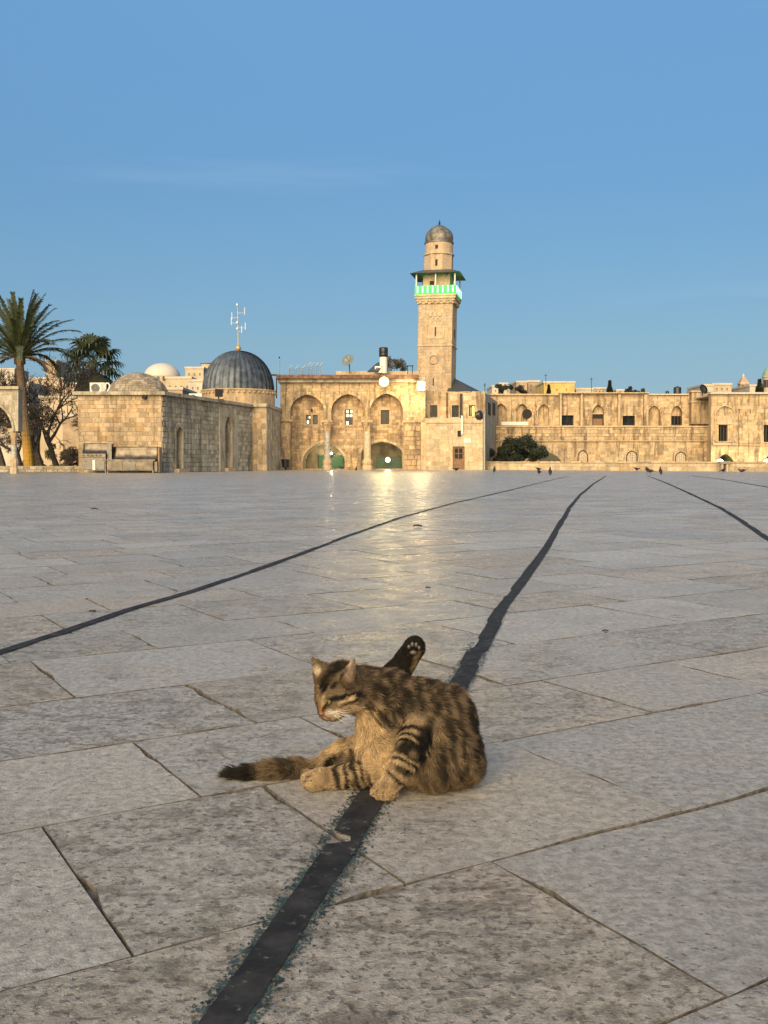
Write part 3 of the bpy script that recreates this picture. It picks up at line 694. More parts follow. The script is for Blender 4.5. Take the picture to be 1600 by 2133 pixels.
YU = 88.5; wu = Wall(gxy(886, YU), gxy(1010, YU)); hu = MW(gxy(886, YU), gxy(1010, YU)); gu = lambda l: wu.loop(l)
uw = [(896, 844, 911, 869), (941, 844, 956, 869), (977, 844, 990, 867)]
put('upper_wall', poly_solid([gu([(886, 884), (886, 814), (946, 816), (962, 818), (975, 821), (984, 815), (1010, 815), (1010, 884)])] + [gu(rect(*z)) for z in uw], lambda u, v, q: wu.w(u, v, q), .5), S_WORN('n'), hou)
hu.stones(gu([(886, 880), (886, 818), (1010, 820), (1010, 880)]), [gu(rect(a - 1, b - 1, c + 1, d + 1)) for a, b, c, d in uw], .34, .55, S_WORN(), hou, seed=43)
for i, z in enumerate(uw): window(wu, *z, hou, bars=1, frame=IRON, glass=GLASSD)
wu.box('lit_pane', 984.5, 846, 988.5, 866, -.2, -.24, emit('lit_window_yellow', (1, .75, .2), .7), hou)
MB().tube([wu.pt(960.5, 820, .1), wu.pt(960.5, 872, .1)], .11, 6).build('soil_pipe', IRON, hou); MB().tube([wu.pt(931, 818, .1), wu.pt(931, 872, .1)], .08, 6).build('rust_pipe', ROOFBR, hou)
rg = [gxy(1010, YU), gxy(1036, 103), gxy(1000, 103), gxy(960, YU + .5)]
block('side_wing', rg, 0, zat(818, YU), S_GREY('n'), hou)
ws = Wall(rg[0], rg[1])
for x in (1016.5, 1026): ws.box('shutter', x, 838, x + 5, 866, .05, -.05, DARK, hou)
pf = empty('roof_projector', P(997, 871, YH), 'round black projector lamp on the flat roof edge above the brown door', 'floodlight')
hb = MB().lathe((0, 0, 0), [(.02, -.3), (.34, -.25), (.42, .1), (.38, .22), (.02, .22)], 14)
hm = Matrix.Translation(P(998, 865, YH)) @ Matrix.Rotation(R(60), 4, 'Z') @ Matrix.Rotation(R(75), 4, 'X'); hb.v = [hm @ q for q in hb.v]; hb.build('housing', BLACKP, pf)
MB().box(P(997, 871, YH), (.3, .3, .3)).build('foot', IRON, pf)
# slate pyramid roof at the tower's foot
pr_ = empty('slate_roof', base(962, 97), 'dark pyramid roof beside the foot of the minaret', 'roof')
a_, b_, c_, d_2 = P(930, 816, 97), P(986, 817, 96), P(1000, 815, 104), P(945, 787, 100)
MB().add([a_, b_, c_, P(940, 815, 104), d_2], [(0, 1, 4), (1, 2, 4), (2, 3, 4), (3, 0, 4), (3, 2, 1, 0)]).build('slope', plain('slate', (.05, .052, .056), .6), pr_)
MB().prism([(a_.x, a_.y), (b_.x - .3, b_.y), (c_.x - .3, c_.y), (P(940, 815, 104).x, 104)], 0, a_.z - .02).build('wall', S_WORN('n'), pr_)

# ------------------------------------------------------------------ minaret
YM = 98.0; mc = P(909.5, 800, YM + 1.7); TH = -R(11.5); wdt = M(71, YM)
mina = empty('minaret', (mc.x, YM + wdt / 2, 0), 'tall square stone minaret with green lit balcony and small lead dome', 'minaret')
hw = wdt / 2
LEAN = math.tan(R(.85))
mrot = Matrix.Rotation(TH, 3, 'Z')
def mw_(x, y, z): q = mrot @ Vector((x, y, 0)); return Vector((mc.x + q.x + z * LEAN - 7.8 * LEAN, YM + wdt / 2 + q.y, z))
def mbox(name, x0, y0, z0, x1, y1, z1, mat, parent, mb=None):
    b = mb or MB(); b.hexa([mw_(*q) for q in ((x0, y0, z0), (x1, y0, z0), (x1, y1, z0), (x0, y1, z0), (x0, y0, z1), (x1, y0, z1), (x1, y1, z1), (x0, y1, z1))])
    return b if mb else b.build(name, mat, parent)
Z = lambda py: zat(py, YM + hw, 908)
mbox('shaft', -hw, -hw, 0, hw, hw, Z(638), S_CREAM('n'), mina)
class TW(Wall):
    def __init__(s, side): s.side = side; s.t = None
    def loop(s, l): return l
    def w(s, u, v, k=0.0):
        return mw_(u, -hw - k, v) if s.side == 0 else mw_(hw + k, u, v)
MIN = lambda m='attr': stone('limestone_minaret', (.48, .38, .275), m, stain=.2, grey=.15, streak=.2, var=.16)
for sd_ in (0, 1): TW(sd_).stones([(-hw, 5.5), (-hw, Z(640)), (hw, Z(640)), (hw, 5.5)], [], .30, .48, MIN(), mina, seed=50 + sd_, proud=.012, jitter=.08)
mbox('string_course', -hw - .09, -hw - .09, Z(725), hw + .09, hw + .09, Z(722.5), S_PALE('n'), mina)
px_ = lambda a: (a - 905) * YM / F
# blind panel with stepped muqarnas head and slit
for (x0, y0, x1, y1) in ((886, 680, 888, 708), (922, 680, 924, 708), (889, 661, 891, 683), (919, 661, 921, 683)): mbox('moulding', px_(x0), -hw - .08, Z(y1), px_(x1), -hw + .05, Z(y0), S_PALE('n'), mina)
mbox('moulding', px_(886), -hw - .09, Z(710), px_(924), -hw + .05, Z(708.5), S_PALE('n'), mina)
for k in range(3):
    mbox('muqarnas', px_(892 + k * 9.5), -hw - .1, Z(664), px_(898 + k * 9.5), -hw + .05, Z(656), S_PALE('n'), mina)
    mbox('muqarnas', px_(890.5 + k * 9.5), -hw - .06, Z(669), px_(894 + k * 9.5), -hw + .05, Z(664.2), S_GREY('n'), mina)
mbox('slit', px_(904.5), -hw - .03, Z(705), px_(907), -hw + .05, Z(686), DARK, mina); mbox('slit', px_(902), -hw - .03, Z(806), px_(904.2), -hw + .05, Z(790), DARK, mina)
mbox('slit', hw - .05, -.25, Z(705), hw + .03, .25, Z(688), DARK, mina)
rd = [mw_(px_(903) + .43 * math.cos(t), -hw - .06, Z(753) + .43 * math.sin(t)) for t in [i * math.pi / 9 for i in range(19)]]
MB().tube(rd, .06, 6, False).build('roundel', S_GREY('n'), mina)
# balcony on corbels
bw = px_(950) - px_(865); bh = bw / 2
for k in range(3):
    e = hw + (bh - hw) * (k + 1) / 3; mbox('corbel_course', -e, -e, Z(638 - k * 5) + .002, e, e, Z(633.2 - k * 5), S_PALE('n'), mina)
for k in range(6):
    for sd_ in (0, 1):
        u = -hw + .2 + k * (2 * hw - .4) / 5
        a = (u - .13, -bh + .08, u + .13, -hw) if sd_ == 0 else (hw, u - .13, bh - .08, u + .13)
        mbox('bracket', a[0], a[1], Z(637), a[2], a[3], Z(628), S_CREAM('n'), mina)
mbox('balcony_floor', -bh - .05, -bh - .05, Z(623), bh + .05, bh + .05, Z(619.5), S_PALE('n'), mina)
gpan = emit('green_lit_parapet', (.0, .62, .06), .85); gpan.node_tree.nodes['Principled BSDF'].inputs['Base Color'].default_value = (.01, .12, .03, 1)  # green light of the tubes on the parapet, put into its emission
for (x0, y0, x1, y1) in ((-bh, -bh, bh, -bh + .12), (-bh, bh - .12, bh, bh), (-bh, -bh + .12, -bh + .12, bh - .12), (bh - .12, -bh + .12, bh, bh - .12)):
    mbox('parapet', x0, y0, Z(619.5) + .002, x1, y1, Z(602), gpan, mina)
led = emit('green_led', (.35, 1.0, .45), 1.7); led.node_tree.nodes['Principled BSDF'].inputs['Base Color'].default_value = (.02, .2, .05, 1)
for k in range(8):
    u = -bh + .28 + k * (2 * bh - .56) / 7
    mbox('light_tube', u - .075, -bh - .1, Z(617), u + .075, -bh - .02, Z(603), led, mina)
for k in range(4):
    u = -bh + .3 + k * (2 * bh - .6) / 3; mbox('light_tube', bh + .02, u - .1, Z(617), bh + .1, u + .1, Z(603), led, mina)
for k in (-.6, .6): lo_ = lamp('balcony_glow', mw_(k * bh, -bh - .35, Z(612)), 14, (.15, 1, .3), .3)
lamp('balcony_glow', mw_(bh + .4, 0, Z(612)), 14, (.15, 1, .3), .3)
kw = px_(938) - px_(882); kh = kw / 2
mbox('kiosk', -kh, -kh, Z(602), kh, kh, Z(574), MIN('n'), mina)
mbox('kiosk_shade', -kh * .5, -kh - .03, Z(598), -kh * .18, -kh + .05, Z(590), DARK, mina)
for sx in (-1, 0, 1):
    for sy in (-1, 1): mbox('post', sx * (bh - .12) - .07, sy * (bh - .12) - .07, Z(602), sx * (bh - .12) + .07, sy * (bh - .12) + .07, Z(575), STEELG, mina)
ch = (px_(962) - px_(858)) / 2
mb_ = MB().hexa([mw_(x * s, y * s, z) for s, z in ((ch, Z(577)), (kh * 1.05, Z(567))) for x, y in ((-1, -1), (1, -1), (1, 1), (-1, 1))]); mb_.build('canopy', plain('canopy_sheet', (.07, .075, .07), .5), mina)
def mlathe(name, prof, n, mat, smooth=False, wob=None, rot=0.0):
    v = []; f = []
    for (r, z) in prof:
        for k in range(n):
            t = 2 * math.pi * k / n + rot; rr2 = r * (wob(t) if wob else 1); v.append(mw_(rr2 * math.cos(t), rr2 * math.sin(t), z))
    for i in range(len(prof) - 1): f += [(i * n + k, i * n + (k + 1) % n, (i + 1) * n + (k + 1) % n, (i + 1) * n + k) for k in range(n)]
    f.append(tuple(range((len(prof) - 1) * n, len(prof) * n))); return MB().add(v, f).build(name, mat, mina, smooth)
ro = px_(934.5); ro = 1.40
mlathe('octagon', [(ro * 1.06, Z(569)), (ro * 1.06, Z(534))], 8, MIN('n'), rot=R(22.5)); mlathe('ring', [(ro * 1.0, Z(535)), (ro * 1.10, Z(533.5)), (ro * 1.10, Z(531)), (ro * .9, Z(530.8))], 28, S_PALE('n'))
mlathe('lantern', [(ro, Z(532)), (ro, Z(509))], 28, MIN('n'))
mlathe('dome_eave', [(ro * .9, Z(509.5)), (ro * 1.06, Z(508.5)), (ro * 1.06, Z(506.5)), (ro * .92, Z(505))], 28, LEADM)
zz = Z(506); hz_ = Z(468) - zz
mlathe('dome', [(ro * a, zz + hz_ * b) for a, b in ((.90, 0), (.935, .1), (.945, .22), (.93, .36), (.87, .5), (.77, .63), (.6, .76), (.4, .87), (.2, .95), (.05, 1.0))], 48, LEADM, True, wob=lambda t: 1 + .07 * abs(math.cos(t * 8)) )
mlathe('finial', [(.05, Z(468)), (.13, Z(466)), (.05, Z(464)), (.09, Z(462)), (.03, Z(460)), (.005, Z(456))], 8, IRON)
mbox('opening', px_(901.5), -ro - .01, Z(524), px_(907), -ro + .35, Z(516), DARK, mina); mbox('opening', px_(902), -ro - .02, Z(559), px_(906.5), -ro + .3, Z(546), DARK, mina)

# ------------------------------------------------------------------ arcade terrace (right)
YA = 104.0; YT = 101.0
arc = empty('arcade_range', base(1250, YA), 'long weathered stone range with row of blind arches above a terrace', 'building')
wa = Wall(gxy(1020, YA), gxy(1484, YA)); ma = MW(gxy(1020, YA), gxy(1484, YA)); la = lambda l: wa.loop(l)
nich = [arch(1031, 1055, 886, 855, 841), arch(1076, 1099, 886, 855, 841), arch(1121, 1144, 886, 856, 842), arch(1234, 1258, 886, 860, 843), arch(1350, 1375, 886, 861, 845), arch(1398, 1421, 886, 861, 845)]
opn = [rect(1170, 865, 1195, 886), rect(1297, 866, 1323, 886)]
top = [(1020, 890), (1020, 826), (1060, 823), (1120, 822), (1165, 822), (1165, 820), (1348, 820), (1348, 823), (1400, 824), (1434, 824), (1434, 815), (1446, 814), (1484, 815), (1484, 890)]
put('upper_wall', poly_solid([la(top)] + [la(z) for z in nich + opn], lambda u, v, q: wa.w(u, v, q), .7), S_WORN('n'), arc)
grow = lambda l, e: [(x + e * (1 if x > sum(q[0] for q in l) / len(l) else -1), y - e) for x, y in l]
ma.stones(la([(1020, 888), (1020, 830), (1484, 828), (1484, 888)]), [la(grow(z, 3)) for z in nich] + [la(grow(z, 1.2)) for z in opn], .28, .42, S_WORN(), arc, seed=61)
for i, z in enumerate(nich):
    o_ = wa.panel('niche', z, [], .08, S_GOLD('n'), arc, k=-.45)
    zz_ = [(x, y) for x, y in z if y < 885]
    x0, x1 = z[0][0], z[-1][0]; ys, ya = (855, 841) if i < 2 else (856, 842) if i == 2 else (860, 843) if i == 3 else (861, 845)
    inn, outr = arch(x0, x1, ys, ys, ya, 5), arch(x0 - 4.5, x1 + 4.5, ys, ys, ya - 5.5, 5)
    for j in range(len(inn) - 1):
        q = [inn[j], inn[j + 1], outr[j + 1], outr[j]]; c = (sum(x for x, y in q) / 4, sum(y for x, y in q) / 4)
        wa.panel('voussoir', [(c[0] + (x - c[0]) * .95, c[1] + (y - c[1]) * .95) for x, y in q], [], .16, S_WORN('obj'), arc, k=.08)
wa.box('shutter', 1234.5, 861, 1257.5, 886, -.3, -.4, DARK, arc); wa.box('lintel', 1234.5, 860, 1257.5, 862.5, -.2, -.3, S_PALE('n'), arc); wa.box('door_leaf', 1236, 872, 1256, 886, -.25, -.29, BROWN, arc)
for z in ((1170, 865, 1195, 886), (1297, 866, 1323, 886)): window(wa, z[0], z[1], z[2], z[3], arc, bars=1, depth=.4, frame=IRON, sill=False)
window(wa, 1399, 866, 1420, 885.5, arc, bars=2, depth=.2, frame=WOODD, sill=False)
MB().tube([wa.pt(1098, 862, -.1), wa.pt(1098, 862, .1)], .5, 14).build('oculus', DARK, arc)
wa.box('bay', 1165, 820.5, 1168, 889, .5, 0, S_PALE('n'), arc)
for (x0, x1) in ((1208, 1212), (1286, 1290), (1340, 1348)): wa.box('buttress', x0, 822, x1, 889, .45, 0, S_WORN('n'), arc)
wa.box('oriel', 1436, 818, 1479, 884, .9, 0, S_GOLD('n'), arc); wa.box('oriel_cornice', 1434, 836, 1481, 839.5, 1.0, 0, S_PALE('n'), arc); wa.box('oriel_top', 1434, 815, 1481, 818, 1.05, 0, S_PALE('n'), arc)
wa.box('coping', 1020, 820.5, 1164, 823.5, .25, -.8, S_PALE('n'), arc); wa.box('coping', 1165, 818, 1349, 820, .6, -.8, S_PALE('n'), arc); wa.box('coping', 1350, 820.5, 1433, 823, .25, -.8, CONC, arc)
wa.box('roof', 1021, 823.7, 1483, 826, -.71, -8, CONC, arc)
wt = Wall(gxy(1010, YT), gxy(1488, YT)); mt = MW(gxy(1010, YT), gxy(1488, YT)); lt = lambda l: wt.loop(l)
lat = [(1205, 1223, 966, 950, 939), (1306, 1326, 966, 951, 940), (1408, 1428, 966, 952, 942)]
ctop = [(1010, 985), (1010, 889), (1488, 889), (1488, 985)]
put('terrace_wall', poly_solid([lt(ctop)] + [lt(arch(*z, 5)) for z in lat], lambda u, v, q: wt.w(u, v, q), .6), S_WORN('n'), arc)
mt.stones(lt([(1010, 917), (1010, 890), (1486, 890), (1486, 917)]), [], .4, .55, S_WORN(), arc, seed=63, proud=.08, jitter=.3)
mt.stones(lt([(1010, 984), (1010, 920), (1486, 920), (1486, 984)]), [lt(grow(arch(*z, 5), 2)) for z in lat], .32, .5, S_GOLD(), arc, seed=64, proud=.015)
wt.box('string_course', 1010, 917.5, 1487, 919.5, .18, 0, S_PALE('n'), arc); wt.box('coping', 1010, 887, 1487, 889.8, .14, -3.2, S_PALE('n'), arc); wt.box('parapet_slab', 1046, 878, 1102, 885, -.6, -.9, WHITE, arc)
for z in lat: lattice(wt, *z, arc)
wt.box('end_pier', 1473, 886, 1489, 985, .4, 0, S_PALE('n'), arc)
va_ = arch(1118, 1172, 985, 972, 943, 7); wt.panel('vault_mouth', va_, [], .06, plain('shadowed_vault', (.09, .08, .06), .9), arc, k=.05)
# building at the right end, with portal window and low lit vaults
YR = 98.0
end = empty('portal_house', base(1540, YR), 'tall plain stone house with carved portal around a dark window, past the terrace', 'building')
we = Wall(gxy(1481, YR), gxy(1720, YR)); mE = MW(gxy(1481, YR), gxy(1720, YR)); le = lambda l: we.loop(l)
ew = [rect(1497, 885, 1516, 921), rect(1591, 885, 1612, 921), rect(1660, 885, 1680, 921)]; ev = [arch(1486, 1536, 990, 985, 945, 8), arch(1580, 1640, 990, 985, 945, 8)]
put('wall', poly_solid([le([(1481, 990), (1481, 821), (1720, 819), (1720, 990)])] + [le(z) for z in ew] + [le([(x, min(y, 989)) for x, y in z]) for z in ev], lambda u, v, q: we.w(u, v, q), .7), S_GOLD('n'), end)
mE.stones(le([(1482, 988), (1482, 824), (1718, 824), (1718, 988)]), [le(grow(z, 2)) for z in ew + ev], .3, .46, S_GOLD(), end, seed=66, proud=.015)
for z in ew: window(we, z[1][0], z[1][1], z[2][0], z[0][1], end, bars=2, depth=.3)
pt_ = arch(1491, 1529, 921, 862, 846, 8); we.panel('portal', grow(pt_, 2.0), [[(x, y if y < 920 else 920.6) for x, y in pt_]], .22, S_PALE('n'), end, k=.14)
we.box('portal_lintel', 1494, 866, 1525, 884, .1, 0, S_PALE('n'), end); we.box('portal_hood', 1502, 840, 1512, 846, .2, 0, S_PALE('n'), end); we.box('sill_course', 1483, 922.5, 1530, 927, .3, 0, S_GREY('n'), end)
we.box('string_course', 1530.2, 926, 1720, 928, .15, 0, S_RUST('n'), end); we.box('coping', 1478, 817.5, 1720, 821, .35, -1, CONC, end); we.box('roof', 1482, 821.2, 1719, 824, -.72, -8, CONC, end)
for (a, b) in ((1553, 858), (1562, 853), (1539, 852)): we.box('rust_stain_bracket', a, b, a + 1.6, b + 9, .06, 0, ROOFBR, end)
gv = plain('green_lit_vault', (.17, .24, .12), .8)  # green light inside the low vaults, put into their plaster colour
for z in ev:
    q0 = [we.w(u, v, -.2) for u, v in le(z)]; q1 = [we.w(u, v, -4) for u, v in le(z)]; n = len(q0)
    MB().add(q0 + q1, [(i, i + 1, n + i + 1, n + i) for i in range(n - 1)]).build('vault', gv, end); we.panel('vault_end', z, [], .1, gv, end, k=-4)
# low parapet along the edge of the plaza
par = empty('parapet_wall', (*gxy(1005, 87.5), 0), 'low pale stone parapet along the far edge of the plaza', 'wall')
pa, pb = gxy(1006, 87.0), gxy(1640, 67.0); wq = MW(pa, pb); ln = (Vector(pb) - Vector(pa)).length
MB().prism([pa, pb, (pb[0] + .1, pb[1] + .45), (pa[0] + .1, pa[1] + .45)], 0, .62).build('core', S_PALE('n'), par)
wq.stones([(0, .01), (0, .6), (ln, .6), (ln, .01)], [], .3, .85, S_PALE(), par, seed=70, proud=.03, jitter=.05)
nc = 26
for k in range(nc):
    a, b = Vector(pa).lerp(Vector(pb), k / nc + .0006), Vector(pa).lerp(Vector(pb), (k + 1) / nc - .0006); o2 = Vector((.0, .05))
    z1 = .72 + rr.uniform(-.02, .03)
    MB().prism([(a.x - .05, a.y - .07), (b.x - .05, b.y - .07), (b.x + .15, b.y + .52), (a.x + .15, a.y + .52)], .622, z1).build('coping_stone', S_PALE('obj'), par)
for px, lab in ((1131, 'small stone pedestal with flat cap in front of the parapet below the bush'), (1508, 'small stone pedestal with flat cap before the lit vault lamp')):
    Yq = 84.0 if px < 1300 else 70.0; b_ = base(px, Yq); e = empty('stone_pedestal', b_, lab, 'pedestal')
    MB().box((b_[0] - .18, Yq, .28), (.14, .4, .56)).build('leg', S_PALE('n'), e); MB().box((b_[0] + .18, Yq, .28), (.14, .4, .56)).build('leg', S_PALE('n'), e); MB().box((b_[0], Yq, .66), (.72, .5, .2)).build('cap', S_GREY('n'), e)
# low wall on the left, in front of the garden
lw = empty('garden_wall', (*gxy(100, 66), 0), 'low rough grey garden wall under the palm trunk', 'wall')
qa, qb = gxy(-120, 66), gxy(170, 66); MB().prism([qa, qb, (qb[0], 66.5), (qa[0], 66.5)], 0, .42).build('core', S_GREY('n'), lw)
MW(qa, qb).stones([(0, .01), (0, .42), (qb[0] - qa[0], .42), (qb[0] - qa[0], .01)], [], .2, .5, S_GREY(), lw, seed=71, proud=.06)
# arched colonnade at the left edge
YL = 58.0; col = empty('arched_colonnade', base(30, YL), 'end of a stone arcade with round arch on a slender column', 'arcade')
wc = Wall(gxy(-160, YL), gxy(40, YL)); lc_ = lambda l: wc.loop(l)
ac = arch(-58, 26, 898, 898, 838, 8); ac2 = arch(-150, -68, 898, 898, 838, 8)
put('arch_wall', poly_solid([lc_([(-160, 898), (-160, 812), (-30, 808), (38, 812), (38, 898)] + ac[::-1] + ac2[::-1])], lambda u, v, q: wc.w(u, v, q), .7), S_GREY('n'), col)
MW(gxy(-160, YL), gxy(40, YL)).stones(lc_([(-158, 897), (-158, 815), (36, 815), (36, 897)]), [lc_(arch(-62, 30, 898.5, 898, 833, 8)), lc_(arch(-154, -64, 898.5, 898, 833, 8))], .34, .55, S_GREY(), col, seed=73)
for (x0, x1) in ((-58, 26), (-150, -68)):
    inn, outr = arch(x0, x1, 898, 898, 838, 8), arch(x0 - 5, x1 + 5, 898, 898, 832, 8)
    for j in range(len(inn) - 1):
        q = [inn[j], inn[j + 1], outr[j + 1], outr[j]]; c = (sum(x for x, y in q) / 4, sum(y for x, y in q) / 4)
        wc.panel('voussoir', [(c[0] + (x - c[0]) * .96, c[1] + (y - c[1]) * .96) for x, y in q], [], .18, S_GREY('obj'), col, k=.06)
for px in (30, -63): column(px, YL + .35, 900, .17, col, plain('grey_marble', (.36, .34, .29), .5, var=.2))
wc.box('cornice', -162, 805, 41, 811, .2, -.9, S_GREY('n'), col)
# ================================================================== lamps that are lit
WARM = (1.0, .74, .36)
f1 = empty('floodlight', wp.pt(800, 797, .3), 'blazing yellow floodlight mounted above the third portico arch', 'floodlight')
pf1 = wp.pt(800, 797, .95)
hb = MB().tube([pf1 + Vector((0, .05, 0)), pf1 + Vector((0, .45, .05))], [.46, .3], 16); hb.build('housing', IRON, f1)
MB().tube([pf1 + Vector((0, -.02, 0)), pf1 + Vector((0, .04, 0))], .42, 20).build('lens', emit('flood_lens', (1.0, .72, .20), 3.4), f1)
MB().tube([pf1 + Vector((0, .4, 0)), wp.pt(800, 797, 0)], .06, 6).build('bracket', IRON, f1)
lamp('flood_beam', pf1 + Vector((0, -.12, 0)), 1050, (1.0, .78, .30), .4, spot=150, to=(0, 20, 0), blend=.8)
f2 = empty('corner_lantern', wp.pt(877, 806, .3), 'bright square lantern on the portico corner beside the minaret', 'floodlight')
pl = wp.pt(876, 806, .95); MB().box(pl, (.62, .5, .7)).build('globe', emit('lantern_glow', (1.0, .80, .32), 3.0), f2); MB().box(pl + Vector((0, 0, .42)), (.75, .62, .12)).build('cap', IRON, f2)
MB().tube([pl + Vector((0, .2, .3)), wp.pt(876, 800, 0)], .05, 6).build('bracket', IRON, f2)
lamp('lantern_light', pl + Vector((0, -.5, -.1)), 800, WARM, .3)
def globe(px, py, Y, r, watts, label, hang):
    p = P(px, py, Y); e = empty('globe_lamp', p, label, 'lamp', 'lit globe lamps')
    MB().lathe(p, [(r * math.sin(t), -r * math.cos(t)) for t in [i * math.pi / 8 for i in range(9)]], 14).build('globe', emit('globe_glow', (1.0, .90, .66), 4), e, True)
    MB().tube([p + Vector((0, 0, r)), p + Vector((0, 0, r + hang))], .02, 5).build('stem', IRON, e)
    lamp('globe_light', p + Vector((0, -r - .15, .05)), watts, (1, .8, .45), r)
globe(808, 958, YP + 3.2, .22, 120, 'round white lamp hanging in front of the green gate under the pointed vault', 1.6)
globe(690, 945, YP + 4.4, .10, 160, 'small white lamp glowing over the green gate behind the grey marble column', 1.2)
globe(1500, 963, YR - .6, .33, 160, 'round white lamp glowing at the mouth of the vault beside the end pier', .8)
globe(1597, 963, YR - .6, .33, 160, 'round white lamp glowing at the second vault of the portal house', .8)

# ================================================================== steel kitchen units
STEEL = plain('brushed_steel', (.115, .10, .085), .42, .85, var=.25, scale=3, bump=.25, bscale=4); STEELD = plain('dark_steel_panel', (.10, .10, .10), .35, .8)  # second steel is a plain darker grey for doors, legs and vents
def K(px, py, Y): return P(px, py, Y)
YK = 62.3
k1 = empty('steel_range', base(196, YK), 'stainless steel cooking range with tall splashback, narrower of the two counters', 'counter')
sx = lambda px: P(px, 960, YK).x
zk = lambda py: max(0.0, zat(py, YK, 200))
def kbox(name, a, b, c, d, y0, y1, mat, par): # px a..c, rows b(top)..d(bottom)
    return MB().hexa([(sx(a), y0, zk(d)), (sx(c), y0, zk(d)), (sx(c), y1, zk(d)), (sx(a), y1, zk(d)), (sx(a), y0, zk(b)), (sx(c), y0, zk(b)), (sx(c), y1, zk(b)), (sx(a), y1, zk(b))]).build(name, mat, par)
def splash(name, a, b, c, d, mat, par, sd):
    r = random.Random(sd); n = 14; v = []; f = []
    for i in range(n + 1):
        for j in range(7):
            px = a + (c - a) * i / n; py = b + (d - b) * j / 6
            v.append((sx(px), YK + .55 - (.28 * (j / 6) ** 3) + (r.uniform(-.02, .02) if 0 < j < 6 else 0), zk(py)))
    for i in range(n): f += [(i * 7 + j, i * 7 + j + 1, (i + 1) * 7 + j + 1, (i + 1) * 7 + j) for j in range(6)]
    m0 = len(v); v += [(x, YK + .75, z) for x, y, z in v[:m0]]; f += [tuple(m0 + q for q in reversed(t)) for t in f]
    for i in range(n): f += [(i * 7, (i + 1) * 7, m0 + (i + 1) * 7, m0 + i * 7)]
    f += [(j, m0 + j, m0 + j + 1, j + 1) for j in range(6)] + [(n * 7 + j + 1, m0 + n * 7 + j + 1, m0 + n * 7 + j, n * 7 + j) for j in range(6)]
    return MB().add(v, f).build(name, mat, par, True)
splash('splashback', 169, 923, 221, 945, STEEL, k1, 1)
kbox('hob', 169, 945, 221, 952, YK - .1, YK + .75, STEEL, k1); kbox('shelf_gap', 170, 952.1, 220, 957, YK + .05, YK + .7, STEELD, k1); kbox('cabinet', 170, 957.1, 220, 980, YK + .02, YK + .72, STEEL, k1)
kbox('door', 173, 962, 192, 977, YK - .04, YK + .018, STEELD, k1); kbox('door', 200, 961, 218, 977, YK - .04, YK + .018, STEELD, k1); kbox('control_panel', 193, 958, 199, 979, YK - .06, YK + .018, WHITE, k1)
for i in range(5): MB().tube([(sx(175 + i * 9), YK - .12, zk(948.5)), (sx(175 + i * 9), YK - .1, zk(948.5))], .05, 8).build('knob', BLACKP, k1)
for a in (171, 218): kbox('leg', a, 980.1, a + 2, 990, YK + .05, YK + .15, STEELD, k1)
kbox('side_chimney', 221.3, 924, 231, 958, YK + .2, YK + .75, STEELD, k1)
k2 = empty('steel_counter', base(280, YK), 'long stainless steel counter with louvred vent in its middle', 'counter')
splash('splashback', 232, 930, 328, 957, STEEL, k2, 2)
kbox('worktop', 224, 957, 325, 960, YK - .35, YK + .8, STEEL, k2); kbox('cabinet', 225, 960.1, 321, 980, YK - .28, YK + .7, STEEL, k2)
kbox('front_panel', 227, 962, 257, 978, YK - .32, YK - .282, STEEL, k2); kbox('front_panel', 287, 962, 319, 978, YK - .32, YK - .282, STEEL, k2); kbox('vent', 259, 963, 285, 979, YK - .31, YK - .282, STEELD, k2)
for i in range(6): kbox('slat', 260, 967 + i * 2, 284, 967.9 + i * 2, YK - .36, YK - .312, STEEL, k2)
for a in (225, 319): kbox('leg', a, 980.1, a + 2.5, 990, YK - .25, YK - .15, STEEL, k2)
kbox('end_board', 328.5, 931, 331.5, 984, YK + .1, YK + .8, plain('tan_board', (.24, .15, .08), .7), k2); kbox('side_cabinet', 322, 962, 328, 982, YK - .1, YK + .6, STEELD, k2)
# air conditioner
ac_ = empty('air_conditioner', P(208, 819, 65.5) + Vector((0, 0, 0)), 'white air conditioner unit with round fan and bent hose on the hall roof', 'air conditioner')
zr = zt + .22; xa, xb = P(188, 819, 65.5).x, P(219, 819, 65.5).x; za = zat(797, 65.5)
MB().box(((xa + xb) / 2, 65.7, (zr + za) / 2 - .005), (xb - xa, .5, za - zr)).build('cabinet', WHITE, ac_)
fc = Vector((xa + (xb - xa) * .37, 65.44, (zr + za) / 2)); MB().tube([fc + Vector((0, .0, 0)), fc + Vector((0, -.03, 0))], .26, 18).build('fan_disc', plain('grille_grey', (.12, .12, .115), .6), ac_)
for rr_ in (.1, .18, .27): MB().tube([fc + Vector((rr_ * math.cos(t), -.045, rr_ * math.sin(t))) for t in [i * math.pi / 9 for i in range(19)]], .012, 4, False).build('grille_ring', STEELG, ac_)
MB().box((xb - .13, 65.44, (zr + za) / 2), (.22, .02, (za - zr) * .86)).build('side_panel', CONC, ac_)
MB().tube([P(x, y, 65.5) for x, y in ((219, 812), (219.5, 803), (222, 798), (226, 798.5), (228.5, 802), (228, 808), (224.5, 815), (222, 819))], .055, 7).build('hose', WHITE, ac_)
e = empty('roof_vent_box', P(420, 826, 74), 'white condenser box on the hall roof before the ribbed dome', 'air conditioner')
q = P(408, 822, 74); MB().box((q.x, 74, zt + .22 + .28), (.95, .45, .56)).build('cabinet', WHITE, e); MB().tube([(q.x - .15, 73.76, zt + .5), (q.x - .15, 73.73, zt + .5)], .2, 14).build('fan_disc', plain('grille_grey', (.12, .12, .115), .6), e)
